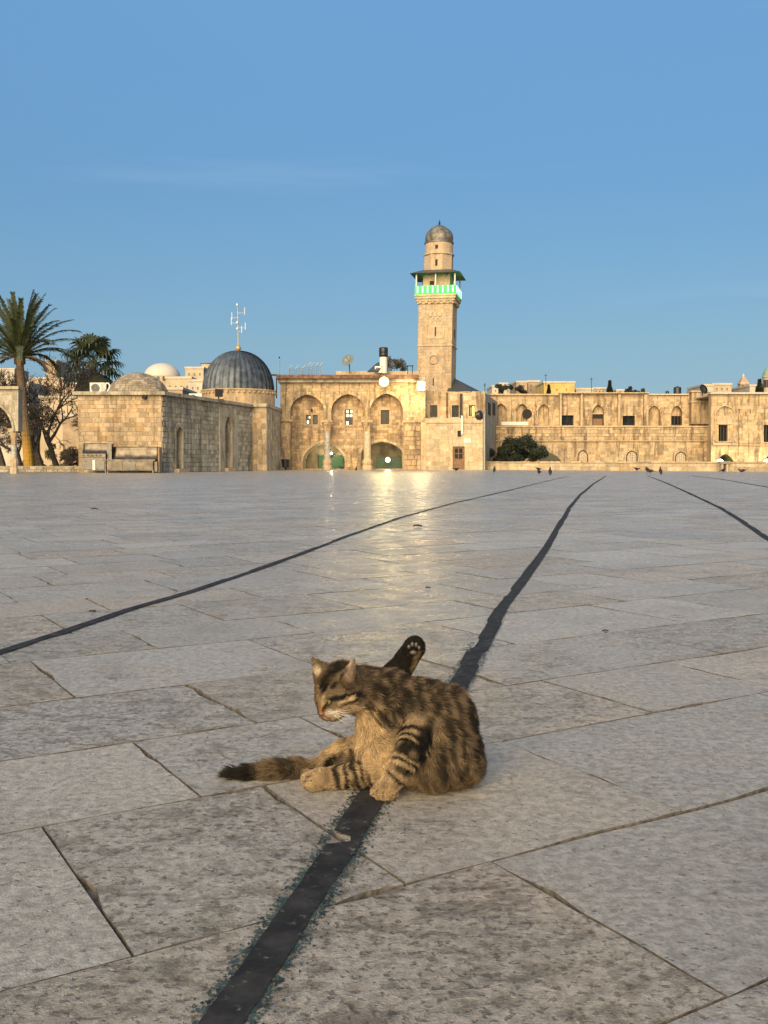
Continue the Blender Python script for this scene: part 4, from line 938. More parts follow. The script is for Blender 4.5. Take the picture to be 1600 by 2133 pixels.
for (px, Y, hh, lab) in ((354, 66.5, .85, 'black litter bin beside the first pointed doorway of the hall'), (595, 84.5, .8, 'black litter bin at the foot of the portico corner')):
    b_ = base(px, Y); e = empty('litter_bin', b_, lab, 'bin')
    MB().lathe((b_[0], Y, .22), [(.30, 0), (.36, hh - .22), (.37, hh - .12), (.3, hh - .12)], 14).build('body', BLACKP, e); MB().lathe((b_[0], Y, .22), [(.38, hh - .16), (.38, hh - .1), (.33, hh - .1), (.33, hh - .16)], 14).build('rim', IRON, e)
    MB().tube([(b_[0], Y, 0), (b_[0], Y, .24)], .06, 6).build('post', IRON, e)
# roof things on the portico
zpr = zat(783, YP + 5)
e = empty('satellite_dish', P(728, 776, YP + 5), 'pale round satellite dish on a post on the portico roof', 'satellite dish')
pc = P(727, 753, YP + 5); rd_ = M(13, YP + 5); hb = MB().lathe((0, 0, 0), [(.01, 0), (rd_ * .5, .07), (rd_ * .85, .19), (rd_, .27), (rd_ * .97, .30), (rd_ * .5, .1), (.01, .03)], 22)
mm_ = Matrix.Translation(pc) @ Matrix.Rotation(R(-28), 4, 'Z') @ Matrix.Rotation(R(62), 4, 'X'); hb.v = [mm_ @ q for q in hb.v]; hb.build('reflector', plain('dish_grey', (.15, .17, .17), .5), e, True)
MB().tube([pc + Vector((0, .1, 0)), P(729, 778, YP + 5)], .05, 6).build('post', IRON, e); MB().tube([mm_ @ Vector((0, 0, .05)), mm_ @ Vector((0, .1, .55))], .02, 5).build('feed_arm', IRON, e)
wt_ = empty('water_tank', P(799, 776, YP + 5), 'black water tank on top of a white cylinder on the portico roof', 'tank')
pc = P(799, 776, YP + 5); z0_, z1_, z2_ = zat(778, YP + 5), zat(744, YP + 5), zat(723, YP + 5)
MB().lathe((pc.x, YP + 5, 0), [(.36, z0_), (.36, z1_)], 18).build('drum', WHITE, wt_, True); MB().lathe((pc.x, YP + 5, 0), [(.1, z1_), (.40, z1_ + .02), (.41, z1_ + .3), (.39, z1_ + .32), (.41, z1_ + .36), (.41, z2_ - .12), (.36, z2_ - .04), (.1, z2_), (.01, z2_)], 18).build('tank', BLACKP, wt_, True)
sp_ = empty('solar_panel', P(775, 776, YP + 5), 'tilted solar water panel leaning beside the tank', 'solar panel')
q0, q1 = P(765, 774, YP + 4.6), P(786, 755, YP + 5.6); MB().add([q0, q0 + Vector((.9, -.5, 0)), q1 + Vector((.9, -.5, 0)), q1] + [z + Vector((0, .03, -.07)) for z in (q0, q0 + Vector((.9, -.5, 0)), q1 + Vector((.9, -.5, 0)), q1)], [(0, 1, 2, 3), (7, 6, 5, 4), (0, 4, 5, 1), (1, 5, 6, 2), (2, 6, 7, 3), (3, 7, 4, 0)]).build('panel', plain('solar_glass', (.05, .06, .08), .15), sp_)
MB().tube([q1, Vector((q1.x, q1.y, q0.z))], .04, 5).build('strut', STEELG, sp_)
e = empty('condenser_box', P(789, 776, YP + 5), 'small white condenser unit at the tank foot', 'air conditioner'); q = P(788, 770, YP + 4.7); MB().box(q, (.62, .4, .6)).build('cabinet', WHITE, e); MB().tube([q + Vector((-.08, -.2, 0)), q + Vector((-.08, -.23, 0))], .19, 12).build('fan_disc', plain('grille_grey', (.12, .12, .115), .6), e)
e = empty('roof_stand', P(854, 778, YP + 5), 'small black metal stand on the portico roof next to the minaret', 'stand')
for a in (849, 859): MB().tube([P(a, 779, YP + 5), P(a, 762, YP + 5)], .04, 5).build('leg', IRON, e)
MB().box(P(854, 762, YP + 5), (.62, .4, .07)).build('top', IRON, e)
fen = empty('wire_fence', P(638, 783, YP + 4), 'angled iron fence posts with wires on the portico roof', 'fence')
for i, a in enumerate((602, 616, 630, 642, 649, 658, 667)):
    hgt = 14 if i < 3 else 20; MB().tube([P(a, 784, YP + 4), P(a, 782 - hgt, YP + 4), P(a + 6, 778 - hgt - 3, YP + 4)], .035, 5).build('post', STEELG, fen)
for k in range(5): MB().tube([P(602, 781 - k * 3, YP + 4), P(630, 780 - k * 3.2, YP + 4), P(668, 778 - k * 4, YP + 4)], .012, 4).build('wire', STEELG, fen)
e = empty('lightning_rod', P(582, 790, 90), 'thin rod with small tip between the ribbed dome and the portico roof', 'pole'); MB().tube([P(582, 800, 90), P(582, 745, 90)], .035, 5).build('rod', STEELG, e); MB().lathe(P(582, 745, 90), [(.02, -.1), (.09, 0), (.02, .1)], 8).build('tip', IRON, e)
e = empty('steel_pergola', P(572, 815, 91), 'dark steel roof frame just behind the ribbed dome', 'frame')
for a in (563, 576): MB().tube([P(a, 830, 91), P(a, 780, 91)], .06, 5).build('post', IRON, e)
MB().box(P(569.5, 781, 91), (.8, .8, .08)).build('top', IRON, e)
for (x, Y, c) in ((880, 86.0, 0),):
    e = empty('overhead_cable', wp.pt(884, 798, .1), 'thin slack cable from the lantern corner to the house roof', 'cable'); MB().tube([wp.pt(884, 797, .2), P(905, 806, 87), P(936, 817, 88.4)], .03, 5).build('wire', WHITE, e)

# ================================================================== pigeons
FE = plain('crow_feather', (.012, .012, .013), .5, var=.3)
def bird(px, py, rz, tilt, label, s=1.0):
    g = G(px, min(max(py, 977.5), 990)) if py > 979 else Vector((P(px, 979, 84 if px < 1100 else 72).x, 84 if px < 1100 else 72, 0)); e = empty('pigeon', (g.x, g.y, 0), label, 'bird', 'birds on the far paving')
    m = Matrix.Translation(g) @ Matrix.Rotation(rz, 4, 'Z'); tl = Matrix.Rotation(tilt, 4, 'Y')
    def tr(mb, k=True): mb.v = [m @ ((Matrix.Translation((0, 0, .16 * s)) @ tl @ (q * s)) if k else q * s) for q in mb.v]; return mb
    body = tr(MB().tube([(-.15, 0, .0), (-.11, 0, .005), (-.03, 0, 0), (.06, 0, .01), (.11, 0, .05), (.135, 0, .10), (.16, 0, .115), (.185, 0, .11)], [.015, .045, .075, .07, .045, .034, .036, .012], 8)).build('body', FE, e, True)
    tr(MB().add([(-.12, -.03, .01), (-.12, .03, .01), (-.30, .045, -.02), (-.30, -.045, -.02), (-.12, 0, .03), (-.3, 0, -.005)], [(0, 3, 5, 4), (4, 5, 2, 1), (0, 1, 2, 3)])).build('tail', FE, e)
    for sgn in (-1, 1):
        tr(MB().add([(.06, sgn * .062, .03), (-.03, sgn * .082, .02), (-.24, sgn * .02, .0), (-.1, sgn * .05, -.035), (.03, sgn * .07, -.02), (-.06, sgn * .088, 0)], [(0, 1, 5, 4), (1, 2, 5), (5, 2, 3), (4, 5, 3)])).build('wing', FE, e)
        tr(MB().tube([(0, sgn * .03, .12), (0.01, sgn * .03, 0)], .009, 5), False).build('leg', plain('bird_leg', (.2, .08, .06), .6), e)
    tr(MB().tube([(.183, 0, .112), (.215, 0, .10)], [.01, .003], 5)).build('beak', IRON, e)
bl_ = [(712, 977, .5, .5, 'dark bird leaning with raised tail before the green gate of the marble column'), (742, 982.5, 1.4, 0, 'hunched dark bird on the paving before the portico columns'),
       (950, 983, .3, .25, 'dark bird pecking in front of the brown door'), (1030, 984, 1.3, -.7, 'upright dark bird on paving below the bush end of the parapet'), (1121, 978, .2, .5, 'dark bird pecking at the pedestal below the bush'),
       (1123, 990, 1.7, 0, 'round dark bird standing on paving just before the bush side pedestal'), (1146, 989, 1.5, -.8, 'tall upright dark bird past the bush side pedestal'), (1326, 978, .1, .45, 'dark bird with tail up below the middle lattice window'),
       (1348, 985, 2.0, -.5, 'dark bird of a close pair, with its head up'), (1355, 987, 2.7, -.1, 'dark bird of a close pair, with its head low'), (1376, 988, 1.5, -.6, 'lone dark bird next to the close pair of birds'),
       (1506, 986, .6, -.1, 'plump dark bird in front of the pedestal by the lit vault'), (1546, 987, 2.8, .2, 'dark bird on paving between the two lit vaults')]
for b in bl_: bird(*b, s=1.15)

# ================================================================== trees
def leafmat(name, a, b, rough=.55):
    if name in MATS: return MATS[name]
    m, t, bs = new_mat(name); N = N_(t); g = N.n('ShaderNodeNewGeometry')
    f = N.noise(g.outputs['Position'], 1.6, 4); r = N.n('ShaderNodeNewGeometry').outputs['Random Per Island']
    N.l(N.mix(N.math('ADD', N.math('MULTIPLY', N.ramp(f, .35, .65), .6), N.math('MULTIPLY', r, .4)), a, b), bs.inputs['Base Color']); bs.inputs['Roughness'].default_value = rough; MATS[name] = m; return m
BARK = plain('bare_bark', (.055, .046, .04), .9, var=.3, scale=5); PALMB = plain('palm_bark', (.105, .07, .045), .9, var=.4, scale=9, bump=.8, bscale=12)
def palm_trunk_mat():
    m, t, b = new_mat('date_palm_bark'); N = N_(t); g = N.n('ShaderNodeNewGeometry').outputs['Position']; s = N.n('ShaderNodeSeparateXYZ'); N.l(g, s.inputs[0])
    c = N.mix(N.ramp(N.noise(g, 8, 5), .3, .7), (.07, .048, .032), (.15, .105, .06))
    lamp_tint = N.math('MULTIPLY', N.ramp(N.math('ADD', s.outputs['Z'], N.math('MULTIPLY', N.noise(g, 3, 3), 1.5)), 4.6, 1.6), N.ramp(N.noise(g, 6, 5), .25, .55, .35, 1))  # warm lamp light on the lower trunk, put into the bark colour
    N.l(N.mix(lamp_tint, c, (.40, .23, .03)), b.inputs['Base Color']); b.inputs['Roughness'].default_value = .9; N.bump(N.noise(g, 14, 4), .8, .05, b.inputs['Normal']); return m
YT1 = 67.5
dp = empty('date_palm', base(58, YT1), 'tall date palm with yellowish lower trunk and feathery upswept fronds', 'palm tree')
pts = [P(x, y, YT1) for x, y in ((61, 980), (58, 945), (54, 900), (49, 850), (45, 805), (42, 770), (41, 745))]; pts[0].z = 0
fine = []; rads = []
for i in range(len(pts) - 1):
    for k in range(10):
        t = k / 10; fine.append(pts[i].lerp(pts[i + 1], t)); h = (i + t) / (len(pts) - 1); rads.append((.33 - .09 * h + (.13 if h > .9 else 0)) * (1 + .05 * (k % 2)))
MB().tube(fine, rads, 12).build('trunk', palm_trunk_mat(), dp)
FR = leafmat('date_frond', (.028, .042, .016), (.085, .10, .045)); hd_ = pts[-1]; rp_ = random.Random(12)
def frond(px_end, lift, L_, droop, az, leaf=.5, mat=FR, nleaf=56, width=.06):
    """one feather leaf: arching midrib with narrow leaflets both sides"""
    b = MB(); el = lift; p = Vector(hd_) + Vector((math.cos(az) * .12, math.sin(az) * .12, 0)); mid = [p.copy()]; n = 16
    for i in range(n):
        d = Vector((math.cos(az) * math.cos(el), math.sin(az) * math.cos(el), math.sin(el))); p = p + d * L_ / n; el -= droop / n * (.4 + 1.4 * i / n); mid.append(p.copy())
    b.tube(mid, [.05 * (1 - i / (n + 1)) + .008 for i in range(n + 1)], 5)
    sd2 = Vector((-math.sin(az), math.cos(az), 0))
    for k in range(nleaf):
        s = .10 + .9 * k / nleaf; i = min(int(s * n), n - 1); q = mid[i].lerp(mid[i + 1], s * n - i); t = (mid[i + 1] - mid[i]).normalized(); up = sd2.cross(t)
        ll = leaf * math.sin(min(1, (s + .12)) * math.pi * .86) ** .6 * rp_.uniform(.85, 1.1)
        for sg in (-1, 1):
            d = (t * .75 + sd2 * sg * .62 + up * rp_.uniform(-.05, .4)).normalized(); wv_ = d.cross(up).normalized() * width; e_ = q + d * ll + Vector((0, 0, -.08 * ll))
            b.add([q - wv_ * .5, q + wv_ * .5, q + d * ll * .55 + wv_ * .5, e_, q + d * ll * .55 - wv_ * .5], [(0, 1, 2, 3, 4)])
    return b.build('frond', mat, dp)
for i in range(46):
    u = i / 45; az = i * 2.39996; lift = R(84 - 62 * u ** 1.1) + rp_.uniform(-.1, .1); frond(0, lift, rp_.uniform(4.0, 5.0), R(12 + 75 * u) * rp_.uniform(.8, 1.2), az)
for i in range(8): az = i * .79 + .3; frond(0, R(rp_.uniform(-5, 15)), 2.6, R(70), az, .35, leafmat('dry_frond', (.10, .075, .035), (.16, .12, .06)), 36)
# fan palm
YF2 = 80.0; fp = empty('fan_palm', base(193, YF2), 'fan palm with dense drooping round leaves behind the hall roof', 'palm tree'); cp = P(193, 757, YF2)
MB().tube([(cp.x + .15, YF2, 0), (cp.x, YF2, cp.z * .6), cp], [.3, .26, .34], 10).build('trunk', PALMB, fp); FF = leafmat('fan_leaf', (.016, .028, .012), (.05, .066, .03)); FD = leafmat('fan_leaf_dry', (.06, .05, .028), (.11, .09, .05))
for i in range(44):
    u = i / 43; az = i * 2.39996; el = R(78 - 150 * u) + rp_.uniform(-.12, .12); L_ = rp_.uniform(1.25, 1.9); d = Vector((math.cos(az) * math.cos(el), math.sin(az) * math.cos(el), math.sin(el)))
    b = MB(); q = cp + d * L_; q.z -= .12; b.tube([cp, cp.lerp(q, .6) + Vector((0, 0, .08)), q], [.03, .022, .018], 4)
    t = d; s_ = Vector((-math.sin(az), math.cos(az), 0)); up = s_.cross(t)
    for k in range(17):
        th = R(-118 + 236 * k / 16); dd = (t * math.cos(th) + s_ * math.sin(th) + up * .12).normalized(); ll = rp_.uniform(1.15, 1.4) * (1.0 if abs(th) < 1.5 else .75); wv_ = dd.cross(up).normalized() * .08
        m1_ = q + dd * ll * .55; m2_ = q + dd * ll * .86 + Vector((0, 0, -.22)); e_ = q + dd * ll * .95 + Vector((0, 0, -.62 * rp_.uniform(.7, 1.2)))
        b.add([q - wv_ * .3, q + wv_ * .3, m1_ + wv_, m2_ + wv_ * .7, e_, m2_ - wv_ * .7, m1_ - wv_], [(0, 1, 2, 6), (2, 3, 5, 6), (3, 4, 5)])
    b.build('fan_leaf', FF if u < .85 else FD, fp)
# bare trees
def bare_tree(name, base_p, height, seed, label, lean=(0, 0), r0=.28, levels=5, spread=.62, first=.32):
    r = random.Random(seed); e = empty(name, base_p, label, 'tree', 'bare winter trees'); trunk = MB(); br = MB(); tw = MB()
    def grow(p, d, ln, rad, lev):
        pts = [p]; q = p.copy(); n = 5
        for i in range(n):
            d = (d + Vector((r.gauss(0, .13), r.gauss(0, .13), r.gauss(.03, .10)))).normalized(); q = q + d * ln / n
            if q.z < .3: d.z = abs(d.z) + .2
            pts.append(q.copy())
        (trunk if lev == 0 else br if lev < 3 else tw).tube(pts, [max(rad * (1 - .45 * i / n), .014) for i in range(n + 1)], 7 if lev < 2 else 5 if lev < 3 else 3, lev < 2)
        if lev < levels:
            for k in range(r.choice((3, 4, 4)) if lev < 2 else r.choice((3, 3, 4)) if lev < levels - 1 else 4):
                a = r.uniform(0, 6.28); s = spread * r.uniform(.6, 1.35); x = d.orthogonal().normalized(); x = Matrix.Rotation(a, 3, d) @ x
                i0 = r.choice((3, 4, 5, 5)); grow(pts[i0], (d * math.cos(s) + x * math.sin(s)).normalized(), ln * r.uniform(.6, .82), rad * .55 * r.uniform(.75, 1.05), lev + 1)
    grow(Vector(base_p) + Vector((0, 0, -.05)), Vector((lean[0], lean[1], 1)).normalized(), height * first, r0, 0)
    trunk.build('trunk', BARK, e); c = br.build('crown', BARK, e); tw.build('twigs', BARK, c)['kind'] = 'stuff'
bare_tree('bare_tree', base(86, 71), 7.2, 5, 'bare tree spreading its low dark limbs between palm trunk and hall', (.15, 0), .34, 6, .75, .24)
bare_tree('bare_tree', base(120, 74), 9.5, 11, 'taller bare tree with fine twigs behind the date palm', (-.1, 0), .25, 6, .6, .3)
bare_tree('bare_tree', base(8, 72), 9.0, 17, 'bare tree rising behind the stone arcade end', (.05, 0), .28, 6, .6, .3)
bare_tree('bare_tree', base(150, 69), 4.2, 23, 'low bare shrubby tree with crooked limbs against the hall corner', (-.3, 0), .2, 6, .85, .2)
bare_tree('bare_tree', base(130, 68.5), 6.0, 31, 'leaning bare tree with thick dark limb reaching the hall wall', (.5, 0), .3, 6, .7, .3)
bare_tree('bare_tree', base(40, 75), 8.0, 37, 'bare tree with dense dark twigs right behind the palm trunk', (.1, 0), .25, 6, .65, .28)
def leafy(name, centre, rad, n, leaf, label, mat, cat='bush', seed=1, stems=5, clump=18, flat=.0):
    r = random.Random(seed); c = Vector(centre); e = empty(name, (c.x, c.y, 0), label, cat); st = MB()
    lobes = []
    for i in range(clump):
        a, z, q = r.uniform(0, 6.28), r.uniform(-.75, 1), r.uniform(.45, 1) ; s = math.sqrt(max(0, 1 - z * z)) if z > 0 else 1
        lobes.append((c + Vector((math.cos(a) * s * q * rad[0], math.sin(a) * s * q * rad[1], z * rad[2] * q)), r.uniform(.22, .42) * min(rad)))
    for i in range(stems): l = lobes[i % len(lobes)][0]; st.tube([(c.x + r.uniform(-.2, .2), c.y, 0), ((c.x + l.x) / 2, (c.y + l.y) / 2, l.z * .5), l], [.09, .06, .02], 5)
    st.build('trunk', BARK, e); V = []; Fc = []
    for i in range(n):
        l, lr = r.choice(lobes); d = Vector((r.gauss(0, 1), r.gauss(0, 1), r.gauss(0, 1))).normalized(); p = l + d * lr * r.uniform(.45, 1.15)
        if p.z < .05: continue
        x = Vector((r.gauss(0, 1), r.gauss(0, 1), r.gauss(.3, 1))).normalized(); y = x.orthogonal().normalized(); s = leaf * r.uniform(.6, 1.3); k = len(V)
        V += [p - x * s, p + y * s * .42, p + x * s, p - y * s * .42]; Fc.append((k, k + 1, k + 2, k + 3))
    put('crown', mesh(V, Fc), mat, e); return e
OLIVE = leafmat('dark_olive_leaf', (.012, .017, .009), (.04, .048, .026)); 
leafy('dark_bush', P(1085, 945, 92), (2.75, 1.6, 1.45), 15000, .12, 'dark rounded bush behind the parapet below the arcade', OLIVE, seed=3, clump=34)
leafy('dark_bush', P(1032, 950, 93), (1.2, 1.0, 1.0), 5000, .11, 'low dark shrub tucked between the drain pipe and the big bush', OLIVE, seed=4, clump=16)
leafy('roof_tree', P(818, 765, 97), (1.5, 1.2, 1.0), 2600, .09, 'brownish tree top showing behind the black water tank', leafmat('brown_leaf', (.05, .045, .028), (.10, .085, .05)), 'tree', 6, clump=18)
# far greenery
def cypress(px, pyb, pyt, Y, wpx, label, seed):
    b_ = P(px, pyb, Y); h = P(px, pyt, Y).z; e = empty('cypress_tree', (b_.x, Y, 0), label, 'tree'); MB().tube([(b_.x, Y, 0), (b_.x, Y, h * .9)], [.25, .05], 6).build('trunk', BARK, e); r = random.Random(seed); V = []; Fc = []
    for i in range(1800):
        t = r.random(); wd = M(wpx / 2, Y) * (math.sin(min(1, t * 1.15 + .12) * math.pi * .93) ** .7); a = r.uniform(0, 6.28); q = r.uniform(.6, 1.05)
        p = Vector((b_.x + math.cos(a) * wd * q, Y + math.sin(a) * wd * q, b_.z - 1 + (h - b_.z + 1) * t)); x = Vector((r.gauss(0, .4), r.gauss(0, .4), 1)).normalized(); y = x.orthogonal().normalized(); s = .3; k = len(V)
        V += [p - x * s, p + y * s * .5, p + x * s, p - y * s * .5]; Fc.append((k, k + 1, k + 2, k + 3))
    put('crown', mesh(V, Fc), OLIVE, e)
cypress(1270, 822, 795, 150, 12, 'slim dark cypress rising above the arcade roof', 2); cypress(1143, 822, 804, 140, 7, 'small dark cypress in front of the yellow house', 3); cypress(1582, 812, 792, 150, 15, 'broad dark cypress between church tower and green dome', 4)
leafy('far_tree', P(1318, 818, 140), (2.0, 1.5, .9), 1800, .16, 'flat topped dark green tree crown above the arcade roof', OLIVE, 'tree', 7, clump=16)
leafy('far_tree', P(1062, 812, 150), (2.9, 2, 1.0), 2000, .18, 'dark spreading tree among the houses right of the minaret', OLIVE, 'tree', 8, clump=18)
leafy('hedge_growth', P(110, 962, 76), (3.0, 1.0, 1.2), 3500, .10, 'yellow green undergrowth behind the low garden wall', leafmat('grass_leaf', (.09, .11, .025), (.20, .21, .06)), 'bush', 9, clump=26)

# ================================================================== the town behind
TOWN = [plain('town_cream', (.42, .34, .24), .85, var=.12, scale=.6), plain('town_white', (.46, .41, .34), .85, var=.1, scale=.6), plain('town_tan', (.33, .25, .17), .85, var=.2, scale=.8), plain('town_ochre', (.55, .39, .13), .85, var=.15, scale=.8)]
RED = plain('red_tiles', (.24, .075, .04), .8); WIN = plain('far_window', (.05, .045, .04), .4)
def house(x0, y0, x1, Y, label, mat=0, wins=(), roof=None, dep=8, parapet=True):
    a, b = P(x0, y0, Y), P(x1, y0, Y); h = a.z; e = empty('town_house', ((a.x + b.x) / 2, Y, 0), label, 'house', 'houses of the town behind')
    MB().prism([(a.x, Y), (b.x, Y), (b.x, Y + dep), (a.x, Y + dep)], -.5, h).build('wall', TOWN[mat], e); q = Wall((a.x, Y), (b.x, Y))
    for (wx, wy, ww, wh_) in wins: f = q.box('window', wx, wy, wx + ww, wy + wh_, .03, -.05, WIN, e); q.box('sill', wx - .4, wy + wh_ + .05, wx + ww + .4, wy + wh_ + .6, .12, 0, TOWN[1], f)
    if roof == 'hip':
        z = h + (b.x - a.x) * .22; c = ((a.x + b.x) / 2, Y + dep / 2); o = .25; MB().add([(a.x - o, Y - o, h + .01), (b.x + o, Y - o, h + .01), (b.x + o, Y + dep + o, h + .01), (a.x - o, Y + dep + o, h + .01), (*c, z)], [(0, 1, 4), (1, 2, 4), (2, 3, 4), (3, 0, 4), (3, 2, 1, 0)]).build('roof', RED, e)
    elif parapet: MB().prism([(a.x - .1, Y - .1), (b.x + .1, Y - .1), (b.x + .1, Y + dep + .1), (a.x - .1, Y + dep + .1)], h + .003, h + .3).build('roof', TOWN[1], e)
    return e
r2 = random.Random(21)
def gridw(x0, y0, x1, y1, nx, ny, w_=3, h_=4): return [(x0 + (x1 - x0) * (i + .5) / nx - w_ / 2, y0 + (y1 - y0) * (j + .5) / ny - h_ / 2, w_, h_) for i in range(nx) for j in range(ny)]
house(386, 768, 424, 150, 'cream flat roofed house left of the ribbed dome', 0, gridw(388, 772, 422, 786, 3, 1)); house(420, 757, 452, 155, 'tall cream house with red hipped roof beside the ribbed dome', 0, gridw(424, 764, 450, 790, 2, 2), 'hip')
house(345, 789, 398, 130, 'wide cream terrace house behind the tiled dome', 0, gridw(348, 800, 396, 812, 4, 1, 4, 5)); house(392, 795, 432, 125, 'low white house at the foot of the ribbed dome', 1, gridw(396, 804, 428, 812, 3, 1)); house(330, 812, 380, 110, 'low tan roof block right beside the tiled dome', 2)
house(62, 790, 132, 150, 'cream house seen through the bare branches, upper row', 0, gridw(64, 798, 130, 850, 5, 3)); house(-40, 800, 60, 140, 'pale house behind the palm trunk and arcade', 1, gridw(-30, 815, 55, 880, 5, 3)); house(120, 800, 168, 135, 'tan house with arched lower wall next to the hall', 2, gridw(122, 815, 165, 870, 3, 2, 4, 7))
house(82, 830, 166, 105, 'golden wall of a lower house between palm and hall', 0, gridw(90, 845, 160, 900, 4, 2, 4, 7)); house(130, 868, 168, 100, 'grey stone shed by the hall corner', 2)
house(95, 752, 117, 190, 'dark square tower block high behind the bare trees', 2)
house(1025, 806, 1065, 170, 'small pale house right of the slate roof', 1, gridw(1028, 810, 1062, 818, 4, 1, 2.5, 3)); house(1076, 797, 1098, 160, 'narrow tan tower house behind the arcade', 2, gridw(1078, 800, 1096, 816, 2, 2, 2.5, 4)); house(1099, 796, 1124, 162, 'twin tan tower house beside the narrow one', 2, gridw(1101, 800, 1122, 816, 2, 2, 2.5, 4))
yh = house(1133, 798, 1197, 150, 'yellow blocky house above the arcade', 3, gridw(1150, 806, 1190, 816, 2, 1, 2, 3)); house(1200, 812, 1235, 155, 'low flat roof block next to the yellow house', 1)
house(1466, 804, 1486, 150, 'white stepped rooftop block over the oriel', 1); house(1484, 802, 1524, 152, 'pale rooftop house left of the church tower', 0, gridw(1488, 806, 1520, 814, 3, 1, 2.5, 3)); house(1562, 805, 1580, 150, 'small white cube house beside the church tower', 1)
house(1040, 800, 1058, 210, 'far pale house whose flat top peeps over the dark spreading tree', 1, gridw(1042, 803, 1056, 810, 2, 1, 2, 3)); house(1236, 810, 1262, 190, 'far tan house low between mast and slim cypress', 2, gridw(1238, 813, 1260, 818, 3, 1, 2, 3))
house(1284, 814, 1300, 200, 'far cream house just left of the flat topped tree crown', 0); house(-30, 770, 30, 200, 'far pale house high behind the date palm crown', 1, gridw(-25, 778, 25, 796, 4, 2, 3, 4)); house(450, 790, 470, 190, 'far pale house tucked at the ribbed dome shoulder', 1)
wd_ = empty('white_dome', base(327, 210), 'big white dome rising over the town behind the tiled dome', 'dome'); c = P(327, 790, 210); rd_ = M(38, 210); h_ = P(327, 752, 210).z - P(327, 782, 210).z
MB().lathe((c.x, 215, P(327, 782, 210).z), [(rd_ * math.cos(t), h_ * math.sin(t) + .05) for t in [i * math.pi / 2 / 12 for i in range(13)]], 40).build('shell', plain('white_plaster', (.50, .46, .41), .7, var=.04), wd_, True)
MB().lathe((c.x, 215, 0), [(rd_ * 1.02, 0), (rd_ * 1.02, P(327, 782, 210).z)], 32).build('drum', TOWN[0], wd_)
for k in range(9): t = R(200 + k * 17.5); q = Vector((c.x + rd_ * 1.03 * math.cos(t), 215 + rd_ * 1.03 * math.sin(t), P(327, 787, 210).z)); MB().box(q, (.5, .3, .8), t + math.pi / 2).build('window', WIN, wd_)
ct = empty('church_tower', base(1548, 170), 'slender stone bell tower with pointed top on the skyline', 'tower'); q = P(1548, 815, 170); hw2 = M(8.5, 170); zA, zB, zC = P(1548, 800, 170).z, P(1548, 797, 170).z, P(1548, 779, 170).z
MB().box((q.x, 170, zA / 2), (hw2 * 2, hw2 * 2, zA)).build('shaft', TOWN[2], ct); MB().box((q.x, 170, zA + .1), (hw2 * 2.25, hw2 * 2.25, .2)).build('cornice', TOWN[1], ct)
MB().add([(q.x - hw2, 170 - hw2, zA + .2), (q.x + hw2, 170 - hw2, zA + .2), (q.x + hw2, 170 + hw2, zA + .2), (q.x - hw2, 170 + hw2, zA + .2), (q.x - .25, 169.75, zC - .6), (q.x + .25, 169.75, zC - .6), (q.x + .25, 170.25, zC - .6), (q.x - .25, 170.25, zC - .6)], [(0, 1, 5, 4), (1, 2, 6, 5), (2, 3, 7, 6), (3, 0, 4, 7), (4, 5, 6, 7)]).build('spire', plain('spire_stone', (.38, .25, .17), .8), ct); MB().lathe((q.x, 170, zC - .6), [(.2, 0), (.22, .3), (.02, .7)], 8).build('finial', TOWN[1], ct)
for dx in (-.35, .35): MB().box((q.x + dx, 170 - hw2 - .02, zA - .65), (.32, .12, .9)).build('belfry_opening', WIN, ct)
gd = empty('green_dome', base(1604, 165), 'pale stone drum under a green church dome at the picture edge', 'dome'); q = P(1606, 815, 165); rg_ = M(17, 165); zA = P(1606, 787, 165).z
MB().lathe((q.x, 165, 0), [(rg_, 0), (rg_, zA), (rg_ * 1.08, zA + .05), (rg_ * 1.08, zA + .3)], 16).build('drum', TOWN[0], gd); MB().lathe((q.x, 165, zA + .3), [(rg_ * math.cos(t), rg_ * 1.2 * math.sin(t)) for t in [i * math.pi / 20 for i in range(11)]], 24).build('shell', plain('copper_green', (.22, .33, .24), .6), gd, True)
for k in range(6): t = R(205 + k * 26); MB().box((q.x + rg_ * math.cos(t), 165 + rg_ * math.sin(t), zA - 1.0), (.5, .25, 1.2), t + math.pi / 2).build('window', WIN, gd)
def tank(px, py, Y, r, lab):
    q = P(px, py, Y); e = empty('roof_tank', q, lab, 'tank'); MB().lathe((q.x, Y, q.z), [(r, -.6), (r, r * 1.4), (r * .9, r * 1.7), (.05, r * 1.8)], 14).build('barrel', BLACKP, e, True); MB().lathe((q.x, Y, q.z), [(r * .25, r * 1.7), (r * .25, r * 2.0), (.02, r * 2.0)], 8).build('lid', IRON, e)
tank(1411, 820, 110, .42, 'black water tank on the arcade roof'); tank(1390, 821, 112, .2, 'tiny black water barrel on the arcade roof')
e = empty('roof_dish', P(1462, 822, 101), 'dark satellite dish on the oriel roof', 'satellite dish'); hb = MB().lathe((0, 0, 0), [(.01, 0), (.3, .05), (.5, .18), (.52, .2), (.3, .08), (.01, .03)], 16); mm_ = Matrix.Translation(P(1463, 812, 101)) @ Matrix.Rotation(R(25), 4, 'Z') @ Matrix.Rotation(R(70), 4, 'X'); hb.v = [mm_ @ q for q in hb.v]; hb.build('reflector', IRON, e, True); MB().tube([P(1463, 812, 101), P(1463, 824, 101.5)], .05, 5).build('post', IRON, e)
